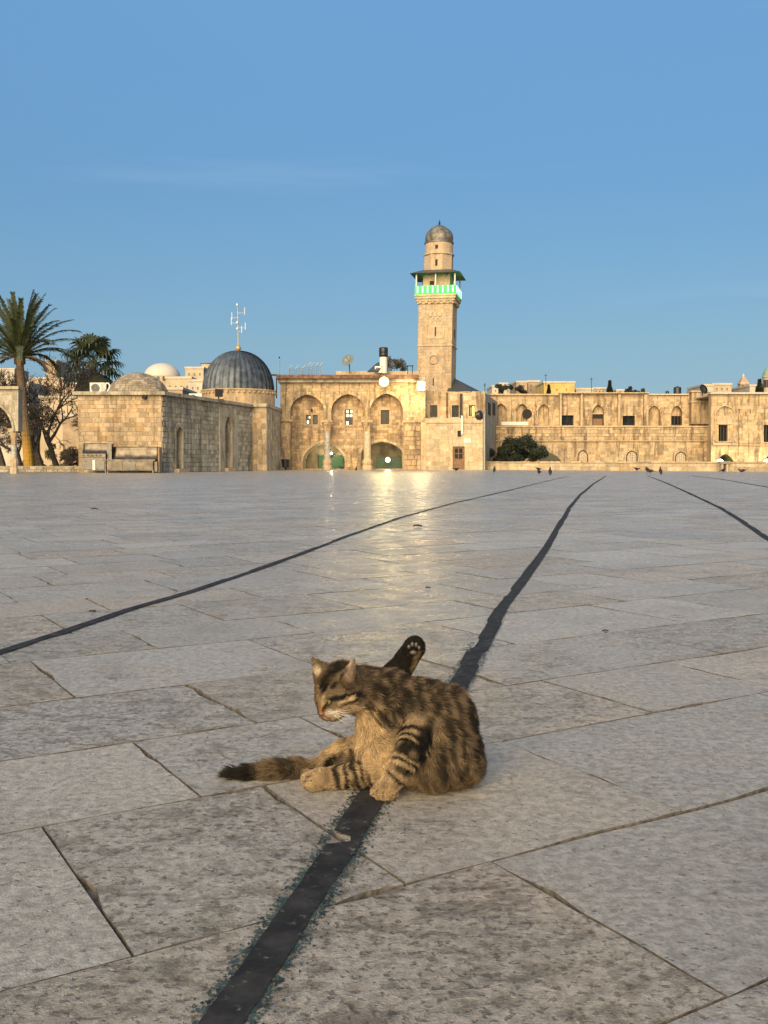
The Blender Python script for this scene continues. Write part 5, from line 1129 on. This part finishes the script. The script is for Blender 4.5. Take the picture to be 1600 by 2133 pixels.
for (x, y0, y1, Y, lab) in ((1137, 800, 778, 140, 'thin aerial above the yellow house corner'), (1232, 822, 786, 130, 'thin dark mast with crossbar on the arcade roof'), (1010, 822, 798, 110, 'small aerial on the slate roof side')):
    e = empty('roof_aerial', P(x, y0, Y), lab, 'antenna'); MB().tube([P(x, y0 + 4, Y), P(x, y1, Y)], .04, 5).build('mast', IRON, e); MB().tube([P(x - 3, y1 + 4, Y), P(x + 3, y1 + 4, Y)], .03, 4).build('crossbar', IRON, e)

# ================================================================== scraps lying on the paving
LEAFD = plain('dry_leaf', (.045, .032, .02), .8, var=.4, scale=60)
for (x, y, s, a, lab) in ((1261, 1316, .016, .4, 'curled dark dry leaf on open paving beyond the cat rump'), (193, 1276, .022, 1.1, 'crumpled brown leaf next to the tape line on the palm side'), (870, 1098, .05, .2, 'pale brown leaf scrap in the middle of the plaza'), (891, 1226, .02, .7, 'thin dark leaf sliver near the lamp reflection'), (197, 1062, .05, .3, 'small dark leaf far out before the steel counters'), (1262, 1318, .009, 2.0, 'tiny dark crumb touching the curled dry leaf')):
    g = G(x, y); v = []; f = []; n = 6
    for i in range(n + 1):
        t = i / n; wd = math.sin(math.pi * min(max(t, .04), .96)) * .42; bend = .35 * math.sin(t * 3.0 + a)
        for k in (-1, 0, 1): q = Matrix.Rotation(a, 3, 'Z') @ Vector(((t - .5) * 2 * s, k * wd * s, s * (.10 + abs(k) * .28 + max(0, bend) * .5))); v.append(g + q)
    for i in range(n): f += [(i * 3 + k, i * 3 + k + 1, i * 3 + k + 4, i * 3 + k + 3) for k in (0, 1)]
    o = put('dry_leaf', mesh(v, f), LEAFD, origin=g); md = o.modifiers.new('thickness', 'SOLIDIFY'); md.thickness = s * .06; tag(o, lab, 'leaf', 'leaf scraps on the paving')
# ================================================================== the cat
def CZ(px, py, z): return np.array(G(px, py, z))       # point on that sight line at height z above the paving
def CY(px, py, Y): return np.array(P(px, py, Y))
prims = []     # (group, a, b, ra, rb, flat axis or None, flat factor)
def seg(grp, a, b, ra, rb, ax=None, fk=1.0): prims.append((grp, np.array(a, float), np.array(b, float), ra, rb, ax, fk))
def chain(grp, nodes):
    for (a, ra), (b, rb) in zip(nodes, nodes[1:]): seg(grp, a, b, ra, rb)
# trunk
seg('torso', CY(919, 1556, 2.10), CY(917, 1540, 2.11), .079, .077)
seg('torso', CY(890, 1578, 2.09), CY(942, 1576, 2.115), .062, .058)
seg('torso', CY(920, 1496, 2.13), CY(875, 1492, 2.12), .068, .073)
seg('torso', CY(875, 1492, 2.12), CY(812, 1467, 2.10), .073, .060)
seg('torso', CY(812, 1475, 2.10), CY(808, 1535, 2.09), .060, .050)
seg('torso', CY(808, 1535, 2.09), CY(850, 1585, 2.09), .050, .048)
seg('neck', CY(806, 1455, 2.10), CY(752, 1437, 2.09), .056, .045)
seg('chest', CY(776, 1480, 2.09), CY(784, 1560, 2.085), .030, .033)
seg('haunch', CY(905, 1590, 2.055), CY(965, 1590, 2.085), .052, .040)
# head, turned down and away to the left
H0 = CY(712, 1420, 2.06)
seg('head', CY(714, 1418, 2.065), CY(698, 1424, 2.058), .042, .040)
seg('head', CY(698, 1440, 2.045), CY(688, 1454, 2.035), .035, .030)
seg('head', CY(724, 1453, 2.05), CY(706, 1468, 2.03), .032, .023)       # cheek
seg('muzzle', CY(684, 1462, 2.02), CY(677, 1483, 2.012), .022, .0145)
seg('muzzle', CY(688, 1482, 2.012), CY(700, 1486, 2.016), .0135, .012)
seg('muzzle', CY(686, 1490, 2.018), CY(694, 1492, 2.02), .0095, .009)
# ears: flattened cones
eN = np.array((.35, -.93, .1)); eN /= np.linalg.norm(eN)
seg('ear', CY(672, 1402, 2.06), CY(648, 1367, 2.055), .0225, .002, eN, 2.6)
eM = np.array((.75, -.6, .25)); eM /= np.linalg.norm(eM)
seg('ear', CY(727, 1412, 2.022), CY(737, 1376, 2.03), .024, .005, eM, 2.4)
# near foreleg
chain('foreleg', [(CY(872, 1522, 2.045), .040), (CY(855, 1562, 2.012), .030), (CY(838, 1598, 2.0), .0225), (CY(818, 1627, 2.0), .0182), (CZ(802, 1646, .0175), .0185)])
for i, (px, py, r) in enumerate(((782, 1650, .0105), (793, 1656, .0115), (806, 1657, .0115), (819, 1651, .0105))): seg('forepaw', CZ(804, 1644, .018), CZ(px, py, r), .014, r)
# hind leg stretched along the paving
chain('hindleg', [(CY(835, 1585, 2.06), .050), (CY(790, 1605, 2.06), .030), (CY(742, 1614, 2.065), .024), (CZ(700, 1620, .023), .0205), (CZ(668, 1623, .021), .019)])
for i, (px, py, r) in enumerate(((640, 1612, .0095), (636, 1622, .0105), (640, 1632, .0105), (652, 1637, .010))): seg('hindpaw', CZ(668, 1622, .024), CZ(px, py, r + .004), .016, r)
# far foreleg, bent, behind it
chain('farleg', [(CY(790, 1560, 2.13), .040), (CY(750, 1562, 2.15), .030), (CY(716, 1562, 2.16), .0215), (CY(686, 1578, 2.165), .0165), (CY(664, 1598, 2.165), .013), (CY(652, 1606, 2.165), .012)])
# raised hind leg behind the shoulder, sole towards us
chain('raised', [(CY(790, 1450, 2.18), .040), (CY(824, 1408, 2.21), .029), (CY(847, 1373, 2.22), .0225), (CY(862, 1350, 2.215), .0195), (CY(864, 1342, 2.21), .015)])
for (px, py) in ((853, 1343), (860, 1338), (868, 1338), (874, 1345)): seg('raised', CY(862, 1352, 2.215), CY(px, py, 2.208), .011, .0072)
# tail
chain('tail', [(CY(742, 1590, 2.12), .018), (CZ(690, 1598, .017), .0135), (CZ(625, 1601, .018), .015), (CZ(570, 1604, .018), .015), (CZ(520, 1610, .013), .0098), (CZ(485, 1612, .010), .006), (CZ(468, 1613, .007), .003)])
KS = .0042
def prim_d(p, q):
    g, a, b, ra, rb, ax, fk = p; ab_ = b - a; L2 = float(ab_ @ ab_) + 1e-12; d = q - a
    t = np.clip(d @ ab_ / L2, 0, 1); e = d - t[:, None] * ab_
    if ax is not None: s = e @ ax; n2 = np.maximum((e * e).sum(1) - s * s, 0) + (s * fk) ** 2; return np.sqrt(n2) - (ra + (rb - ra) * t), t
    return np.sqrt((e * e).sum(1)) - (ra + (rb - ra) * t), t
def sdf(q):
    q = np.asarray(q, float); acc = np.zeros(len(q)); 
    for p in prims: acc += np.exp(-np.clip(prim_d(p, q)[0], -.12, .25) / KS)
    return -KS * np.log(acc + 1e-30)
def surf(px, py):
    """where the sight line of that photo pixel meets the cat"""
    d = np.array(ray(px, py)); d /= np.linalg.norm(d); t = 1.6
    for _ in range(120):
        s = float(sdf(np.array([[d[0] * t, d[1] * t, CAMH + d[2] * t]]))[0])
        if abs(s) < 2e-4: break
        t += s * .8
        if t > 3: return None
    return np.array((d[0] * t, d[1] * t, CAMH + d[2] * t))
HS = .0034
lo = np.min([np.minimum(p[1] - p[3], p[2] - p[4]) for p in prims], 0) - .02; hi = np.max([np.maximum(p[1] + p[3], p[2] + p[4]) for p in prims], 0) + .02; lo[2] = -.02
dim = np.ceil((hi - lo) / HS).astype(int) + 1
D = np.zeros(dim, np.float32); gx, gy, gz = [lo[i] + HS * np.arange(dim[i]) for i in range(3)]
for p in prims:                                    # each primitive only near itself
    g, a, b, ra, rb, ax, fk = p; m = max(ra, rb) + .05
    i0 = np.maximum(((np.minimum(a, b) - m - lo) / HS).astype(int), 0); i1 = np.minimum(((np.maximum(a, b) + m - lo) / HS).astype(int) + 2, dim)
    X = np.stack(np.meshgrid(gx[i0[0]:i1[0]], gy[i0[1]:i1[1]], gz[i0[2]:i1[2]], indexing='ij'), -1); sh = X.shape[:3]
    d = prim_d(p, X.reshape(-1, 3))[0]; D[i0[0]:i1[0], i0[1]:i1[1], i0[2]:i1[2]] += np.exp(-np.clip(d, -.12, .3) / KS).reshape(sh)
D = -KS * np.log(D + 1e-30); D = np.maximum(D, (.0015 - gz)[None, None, :])            # flattened where it rests on the paving
def surface_nets(D, lo, h):
    ins = D < 0; c = np.zeros(tuple(n - 1 for n in D.shape), np.int16)
    cor = [(i, j, k) for i in (0, 1) for j in (0, 1) for k in (0, 1)]
    sl = lambda A, o: A[o[0]:A.shape[0] - 1 + o[0], o[1]:A.shape[1] - 1 + o[1], o[2]:A.shape[2] - 1 + o[2]]
    for o in cor: c += sl(ins, o)
    act = (c > 0) & (c < 8); idx = np.argwhere(act); num = -np.ones(act.shape, int); num[act] = np.arange(len(idx))
    P_ = np.zeros((len(idx), 3)); W_ = np.zeros(len(idx))
    for o in cor:
        for ax in range(3):
            if o[ax]: continue
            o2 = list(o); o2[ax] = 1
            a = D[idx[:, 0] + o[0], idx[:, 1] + o[1], idx[:, 2] + o[2]]; b = D[idx[:, 0] + o2[0], idx[:, 1] + o2[1], idx[:, 2] + o2[2]]
            cr = (a < 0) != (b < 0); t = np.where(cr, a / np.where(cr, a - b, 1), 0); q = np.tile(np.array(o, float), (len(idx), 1)); q[:, ax] += t; P_[cr] += q[cr]; W_[cr] += 1
    V = lo + h * (idx + P_ / W_[:, None]); F_ = []
    for ax in range(3):
        u, v = (ax + 1) % 3, (ax + 2) % 3
        A = np.moveaxis(ins, ax, 0); e = np.argwhere(np.moveaxis(A[:-1] != A[1:], 0, ax)); s = ins[e[:, 0], e[:, 1], e[:, 2]]
        ok = (e[:, u] > 0) & (e[:, v] > 0) & (e[:, u] < D.shape[u] - 1) & (e[:, v] < D.shape[v] - 1); e = e[ok]; s = s[ok]
        def cell(du, dv): q = e.copy(); q[:, u] -= du; q[:, v] -= dv; return num[q[:, 0], q[:, 1], q[:, 2]]
        quad = np.stack([cell(1, 1), cell(0, 1), cell(0, 0), cell(1, 0)], 1); quad[~s] = quad[~s][:, ::-1]; F_.append(quad)
    return V, np.concatenate(F_)
CV, CF = surface_nets(D, lo, HS)
CF = CF[(CF >= 0).all(1)]
for _ in range(3):                                  # light smoothing
    acc = np.zeros_like(CV); cnt = np.zeros(len(CV))
    for k in range(4):
        a, b = CF[:, k], CF[:, (k + 1) % 4]; np.add.at(acc, a, CV[b]); np.add.at(cnt, a, 1); np.add.at(acc, b, CV[a]); np.add.at(cnt, b, 1)
    CV = CV * .5 + .5 * acc / np.maximum(cnt, 1)[:, None]
CV[:, 2] = np.maximum(CV[:, 2], .001)
# ---- value noise
_pr = np.random.RandomState(5); _tab = _pr.rand(4096)
def vnoise(q, s):
    q = q * s; i = np.floor(q).astype(int); f = q - i; f = f * f * (3 - 2 * f); o = 0
    for dx in (0, 1):
        for dy in (0, 1):
            for dz in (0, 1):
                h_ = _tab[((i[:, 0] + dx) * 73 + (i[:, 1] + dy) * 1237 + (i[:, 2] + dz) * 2711) % 4096]
                o = o + h_ * np.where(dx, f[:, 0], 1 - f[:, 0]) * np.where(dy, f[:, 1], 1 - f[:, 1]) * np.where(dz, f[:, 2], 1 - f[:, 2])
    return o
# ---- coat: colours and lie of the fur
DK, BR, BF, GB = np.array((.014, .011, .008)), np.array((.118, .085, .053)), np.array((.34, .245, .14)), np.array((.060, .045, .030))
FLOW = {'torso': (.75, .1, -.55), 'neck': (.85, .05, -.35), 'chest': (.15, -.1, -1), 'haunch': (.5, -.1, -.7), 'head': (.75, .2, .35), 'muzzle': (.8, .1, .2), 'ear': (-.2, 0, 1), 'forepaw': None, 'hindpaw': None}
marks = []
def mark(px, py, r, col, st=1.0, to=None):
    a = surf(px, py); b = surf(*to) if to else a
    if a is not None and b is not None: marks.append((a, b, r, np.array(col), st))
CREAM = (.40, .33, .24)
mark(775, 1560, .040, BF, .85, (765, 1500)); mark(790, 1590, .034, BF, .7); mark(820, 1560, .03, BF * .8, .5); mark(748, 1510, .016, BF, .7)
mark(712, 1385, .017, DK, .75, (735, 1392)); mark(692, 1388, .010, DK, .7, (672, 1425)); mark(704, 1392, .0055, DK, 1, (672, 1440)); mark(690, 1400, .005, DK, 1, (662, 1442)); mark(714, 1402, .005, DK, .95, (690, 1432)); mark(684, 1461, .0095, DK, .9)
mark(660, 1440, .010, BF * .75, .7, (668, 1470)); mark(672, 1452, .004, BF, .7, (672, 1470)); mark(668, 1480, .008, (.30, .15, .06), .8)
mark(690, 1457, .0055, DK, 1, (742, 1449)); mark(702, 1476, .0045, DK, .95, (740, 1460)); mark(678, 1466, .004, DK, .9, (673, 1480)); mark(704, 1466, .0042, BF, .9, (735, 1456))
mark(686, 1486, .009, CREAM, .8, (700, 1488)); mark(705, 1482, .012, BF, .7, (735, 1478)); mark(692, 1497, .005, CREAM, .7)
mark(662, 1388, .013, (.26, .15, .11), .9, (656, 1380)); mark(649, 1368, .006, DK, .8); mark(662, 1402, .007, CREAM, .9, (658, 1392))
mark(728, 1405, .014, (.33, .24, .17), .85, (735, 1388)); mark(722, 1395, .004, DK, .6, (712, 1412))
mark(888, 1528, .017, DK, .97, (884, 1548)); mark(876, 1562, .009, DK, .9, (885, 1556)); mark(895, 1510, .012, DK, .6)
for (a, b) in (((787, 1644), (786, 1660)), ((800, 1648), (799, 1664)), ((813, 1647), (813, 1662)), ((632, 1617), (648, 1617)), ((634, 1627), (650, 1626))): mark(a[0], a[1], .0011, DK, .9, b)  # shade in the gaps between toes drawn into the coat colour
mark(857, 1398, .009, BF * .55, .8, (872, 1366)); mark(698, 1580, .013, DK, .95, (690, 1588)); mark(735, 1566, .007, DK, .9, (752, 1590)); mark(718, 1552, .010, BF, .8, (690, 1566))
for (a, b) in (((838, 1440), (850, 1470)), ((862, 1436), (872, 1475)), ((890, 1425), (905, 1470)), ((918, 1425), (932, 1475)), ((942, 1436), (962, 1490)), ((965, 1455), (985, 1530)), ((955, 1520), (960, 1570)), ((930, 1500), (935, 1550)), ((985, 1540), (985, 1600)), ((965, 1590), (950, 1620)), ((915, 1560), (925, 1610))):
    mark(a[0], a[1], .0062, DK * 1.2, .75, b)
for (a, b) in (((770, 1420), (800, 1450)), ((790, 1410), (820, 1440)), ((745, 1445), (770, 1470)), ((755, 1470), (790, 1500)), ((780, 1475), (815, 1500)), ((800, 1500), (840, 1510)), ((825, 1470), (845, 1500))): mark(a[0], a[1], .0052, DK * 1.2, .85, b)
def coat(q, nrm):
    n = len(q); ws = {}; flow = np.zeros((n, 3)); tot = np.zeros(n); tl = np.zeros(n); fl = np.zeros(n)
    for p in prims:
        d, t = prim_d(p, q); w_ = np.exp(-np.clip(d, -.03, .2) / .006); g = p[0]; ws[g] = ws.get(g, 0) + w_; tot += w_
        f = FLOW.get(g); f = (p[2] - p[1]) if f is None else np.array(f); f = f / (np.linalg.norm(f) + 1e-9); flow += w_[:, None] * f
        ln = {'torso': .021, 'neck': .021, 'chest': .027, 'haunch': .019, 'head': .0085, 'muzzle': .004, 'ear': .006, 'foreleg': .0062, 'forepaw': .0045, 'hindleg': .0068, 'hindpaw': .0045, 'farleg': .009, 'raised': .007, 'tail': .024}[g]; fl += w_ * ln
    for g in ws: ws[g] = ws[g] / tot
    W_ = lambda *gs: sum(ws.get(g, 0) for g in gs); flow /= tot[:, None]; fl /= tot
    n1, n2, n3 = vnoise(q, 28), vnoise(q + 3, 75), vnoise(q + 9, 180)
    body = W_('torso', 'neck', 'haunch'); col = BR * (.62 + .8 * n2)[:, None]
    st = np.sin(2 * np.pi * (q[:, 0] * .93 + q[:, 2] * .28 - .15 * q[:, 1]) / .023 + 6.5 * n1 + 2.4 * n2)
    k = np.clip(.25 + 1.2 * st, 0, 1) * body * .85; col = col * (1 - k[:, None]) + (GB * .38) * k[:, None]
    low = np.clip((.11 - q[:, 2]) / .09, 0, 1) * W_('torso', 'haunch') * .55; col = col * (1 - low[:, None]) + np.array((.145, .10, .056)) * low[:, None] * (.6 + .8 * n2)[:, None]
    lg = W_('foreleg', 'forepaw', 'hindleg', 'hindpaw', 'farleg') * .85; c2 = np.array((.26, .188, .112)) * (.75 + .5 * n2)[:, None]; col = col * (1 - lg[:, None]) + c2 * lg[:, None]
    hd2 = W_('head', 'muzzle') * .7; col = col * (1 - hd2[:, None]) + np.array((.125, .092, .057)) * (.65 + .7 * n2)[:, None] * hd2[:, None]
    rs = W_('raised'); under = np.clip((q[:, 0] - (.075 + .0) - 0) * 0, 0, 1); col = col * (1 - rs[:, None]) + (DK * 1.1 + under[:, None]) * rs[:, None]
    tw = W_('tail'); x = (q[:, 0] - CZ(455, 1612, .01)[0]) / .26; tc_ = np.where(x[:, None] < .33, np.array((.022, .017, .013)), np.where((np.sin(x * 21 + 2 * n1) > .1)[:, None], np.array((.06, .045, .031)), np.array((.125, .09, .054)))) * (.7 + .6 * n2)[:, None]
    col = col * (1 - tw[:, None]) + tc_ * tw[:, None]
    for (g, bars, wd2, stg) in (('foreleg', (.35, .72, 1.05, 1.4, 1.75, 2.15, 2.6), .085, 1.0), ('hindleg', (1.0, 1.3, 1.6, 1.95, 2.3, 2.7), .1, .95), ('farleg', (1.2, 1.7), .1, .6)):
        bd = np.full(n, 9.0); bs = np.zeros(n); j = 0
        for p in prims:
            if p[0] != g: continue
            d, t = prim_d(p, q); m_ = d < bd; bd = np.where(m_, d, bd); bs = np.where(m_, j + t, bs); j += 1
        bs = bs + (n1 - .5) * .35 + (n2 - .5) * .1; k = np.zeros(n)
        for x in bars: k = np.maximum(k, np.clip((wd2 * 1.5 - np.abs(bs - x)) / wd2, 0, 1))
        k = k * np.clip(ws[g] * 1.4, 0, 1) * stg; col = col * (1 - k[:, None]) + DK * k[:, None]
    for (a, b, r, c, s) in marks:
        ab_ = b - a; L2 = float(ab_ @ ab_) + 1e-12; t = np.clip((q - a) @ ab_ / L2, 0, 1); d = np.linalg.norm(q - a - t[:, None] * ab_, axis=1) + (n2 - .5) * r * .5
        k = np.clip((r * 1.35 - d) / (r * .7), 0, 1) * s; k = k * k * (3 - 2 * k) / max(s, .01) if s < .01 else k; col = col * (1 - k[:, None]) + c * k[:, None] * (.8 + .4 * n3)[:, None]
    return np.clip(col, 0.003, .8), flow, fl
me = bpy.data.meshes.new('m'); me.from_pydata(CV.tolist(), [], CF.tolist()); me.update()
bm = bmesh.new(); bm.from_mesh(me); bmesh.ops.recalc_face_normals(bm, faces=bm.faces); bm.to_mesh(me); bm.free()
VN = np.empty(len(CV) * 3); me.vertices.foreach_get('normal', VN); VN = VN.reshape(-1, 3)
# largest shell only is kept by construction; colours on the skin
vc, _, _ = coat(CV, VN)
at = me.attributes.new('coat', 'FLOAT_COLOR', 'POINT'); at.data.foreach_set('color', np.concatenate([vc * .75, np.ones((len(vc), 1))], 1).astype(np.float32).ravel())
def coat_mat(name, rough, spec):
    m, t, b = new_mat(name); N = N_(t); a = N.n('ShaderNodeAttribute', attribute_name='coat'); N.l(a.outputs['Color'], b.inputs['Base Color']); b.inputs['Roughness'].default_value = rough; b.inputs['Specular IOR Level'].default_value = spec; return m
cat = empty('cat', (G(880, 1640).x, G(880, 1640).y, 0), 'brown tabby cat sitting on the paving, one hind leg raised, washing itself', 'cat')
body = put('body', me, coat_mat('tabby_skin', .9, .1), cat, smooth=True)
# ---- fur
NF = 90000
tri = np.concatenate([CF[:, [0, 1, 2]], CF[:, [0, 2, 3]]]); A_, B_, C_ = CV[tri[:, 0]], CV[tri[:, 1]], CV[tri[:, 2]]; ar = np.linalg.norm(np.cross(B_ - A_, C_ - A_), axis=1)
rs_ = np.random.RandomState(8); ti = rs_.choice(len(tri), NF, p=ar / ar.sum()); u = rs_.rand(NF, 1); v = rs_.rand(NF, 1); fl_ = (u + v) > 1; u = np.where(fl_, 1 - u, u); v = np.where(fl_, 1 - v, v)
Q = A_[ti] * (1 - u - v) + B_[ti] * u + C_[ti] * v; NQ = VN[tri[ti, 0]] * (1 - u - v) + VN[tri[ti, 1]] * u + VN[tri[ti, 2]] * v; NQ /= np.linalg.norm(NQ, axis=1, keepdims=True) + 1e-9
EP_, NP_, MP_ = surf(684, 1462), surf(669, 1486), surf(681, 1497)
keep = (Q[:, 2] > .004) & (np.linalg.norm(Q - EP_, axis=1) > .0075) & (np.linalg.norm(Q - NP_, axis=1) > .005) & (np.linalg.norm(Q - MP_, axis=1) > .004); Q = Q[keep]; NQ = NQ[keep]; NF = len(Q)
col, flow, ln = coat(Q, NQ)
lum = col.mean(1, keepdims=True); col = np.clip(.86 * col * np.clip((lum / .085) ** .45, .35, 1.5), .003, .8)
jn = np.stack([vnoise(Q + o, 48) - .5 + .8 * (vnoise(Q + o + 3, 120) - .5) for o in (0, 7, 13)], 1); jh = rs_.randn(NF, 3)
fd = flow + jn * 1.5 + jh * .2; fd -= NQ * (fd * NQ).sum(1, keepdims=True); fd /= np.linalg.norm(fd, axis=1, keepdims=True) + 1e-9
ln = ln * (.65 + .6 * rs_.rand(NF)) * (.8 + .4 * vnoise(Q + 2, 60)); pts = []
lift = (.40 + .55 * rs_.rand(NF) ** 2 + .5 * vnoise(Q + 21, 70))[:, None]
p0 = Q - NQ * .0006; d = (fd + NQ * lift); d /= np.linalg.norm(d, axis=1, keepdims=True)
for k in range(5):
    pts.append(p0.copy()); p0 = p0 + d * (ln / 4)[:, None]; d = d + fd * .16 - NQ * .10 + np.array((0, 0, -.035)); d /= np.linalg.norm(d, axis=1, keepdims=True)
PT = np.stack(pts, 1); PT[:, :, 2] = np.maximum(PT[:, :, 2], .0015)
org = np.array(ORG[cat]); hc = bpy.data.hair_curves.new('fur'); hc.add_curves([5] * NF)
hc.points.foreach_set('position', (PT - org).astype(np.float32).ravel())
ra_ = hc.attributes.get('radius') or hc.attributes.new('radius', 'FLOAT', 'POINT'); ra_.data.foreach_set('value', np.tile(np.array((.00042, .0004, .00034, .00024, .00008), np.float32), NF))
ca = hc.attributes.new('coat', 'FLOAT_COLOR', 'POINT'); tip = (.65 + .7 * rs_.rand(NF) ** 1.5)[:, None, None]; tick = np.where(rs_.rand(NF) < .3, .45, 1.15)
prof_ = np.stack([np.full(NF, .40), np.full(NF, .7), np.full(NF, 1.05), np.full(NF, 1.25), 1.25 * tick], 1)[:, :, None]  # dark roots are shade deep in the fur put into colour; tips ticked
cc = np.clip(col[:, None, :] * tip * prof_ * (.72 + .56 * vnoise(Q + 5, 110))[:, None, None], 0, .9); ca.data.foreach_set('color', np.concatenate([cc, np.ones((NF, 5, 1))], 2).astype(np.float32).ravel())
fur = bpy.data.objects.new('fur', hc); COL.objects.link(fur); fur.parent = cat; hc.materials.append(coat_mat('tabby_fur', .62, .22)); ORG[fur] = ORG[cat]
# ---- eye, nose, mouth, whiskers, pads, claws
def ball(name, p, r, mat, par, sq=(1, 1, 1), rot=None):
    mb = MB().lathe((0, 0, 0), [(max(r * math.sin(t), 1e-5), -r * math.cos(t)) for t in [i * math.pi / 8 for i in range(9)]], 12); m = Matrix.Translation(Vector(p)) @ (rot or Matrix.Identity(4)) @ Matrix.Diagonal((*sq, 1)); mb.v = [m @ q for q in mb.v]; return mb.build(name, mat, par, True)
EYE = plain('cat_eye', (.16, .13, .04), .06, var=.2, spec=.8); PUP = plain('pupil', (.004, .004, .004), .05); NOSE = plain('nose_leather', (.20, .07, .05), .4); LIP = plain('pink_lip', (.25, .10, .085), .35); PAD = plain('paw_pad', (.06, .054, .05), .5)
ep = surf(684, 1462); ball('eye', ep + np.array((-.001, -.0015, 0)), .0066, EYE, cat, (1.1, .8, .75)); ball('pupil', ep + np.array((-.0018, -.0052, .0004)), .0032, PUP, cat, (.8, .7, 1.1))
npz = surf(669, 1486); ball('nose', npz + np.array((.001, 0, 0)), .0048, NOSE, cat, (1.1, 1, .8))
q0, q1 = surf(674, 1494), surf(690, 1499)
if q0 is not None and q1 is not None: MB().tube([Vector(q0), Vector((q0 + q1) / 2) + Vector((0, -.001, -.0015)), Vector(q1)], [.0012, .0018, .001], 6).build('mouth', LIP, cat, True)
WSK = plain('whisker', (.7, .66, .6), .4)
for i in range(7):
    a = surf(684 + (i % 4) * 3, 1482 + (i // 4) * 5); MB().tube([Vector(a), Vector(a) + Vector((.015, -.022, -.004 + .003 * i)), Vector(a) + Vector((.034 + .004 * (i % 3), -.036, -.014 + .005 * i))], [.0005, .0004, .00015], 4).build('whisker', WSK, cat)
for (x, y, r, sq) in ((852, 1347, .0042, (1, .6, 1.2)), (859, 1342, .0045, (.9, .6, 1.3)), (867, 1343, .0045, (.9, .6, 1.3)), (873, 1349, .004, (1, .6, 1.2)), (861, 1359, .0065, (1.25, .6, .8))):
    q = surf(x, y)
    if q is not None: ball('paw_pad', q + np.array((0, -.002, 0)), r, PAD, cat, sq)
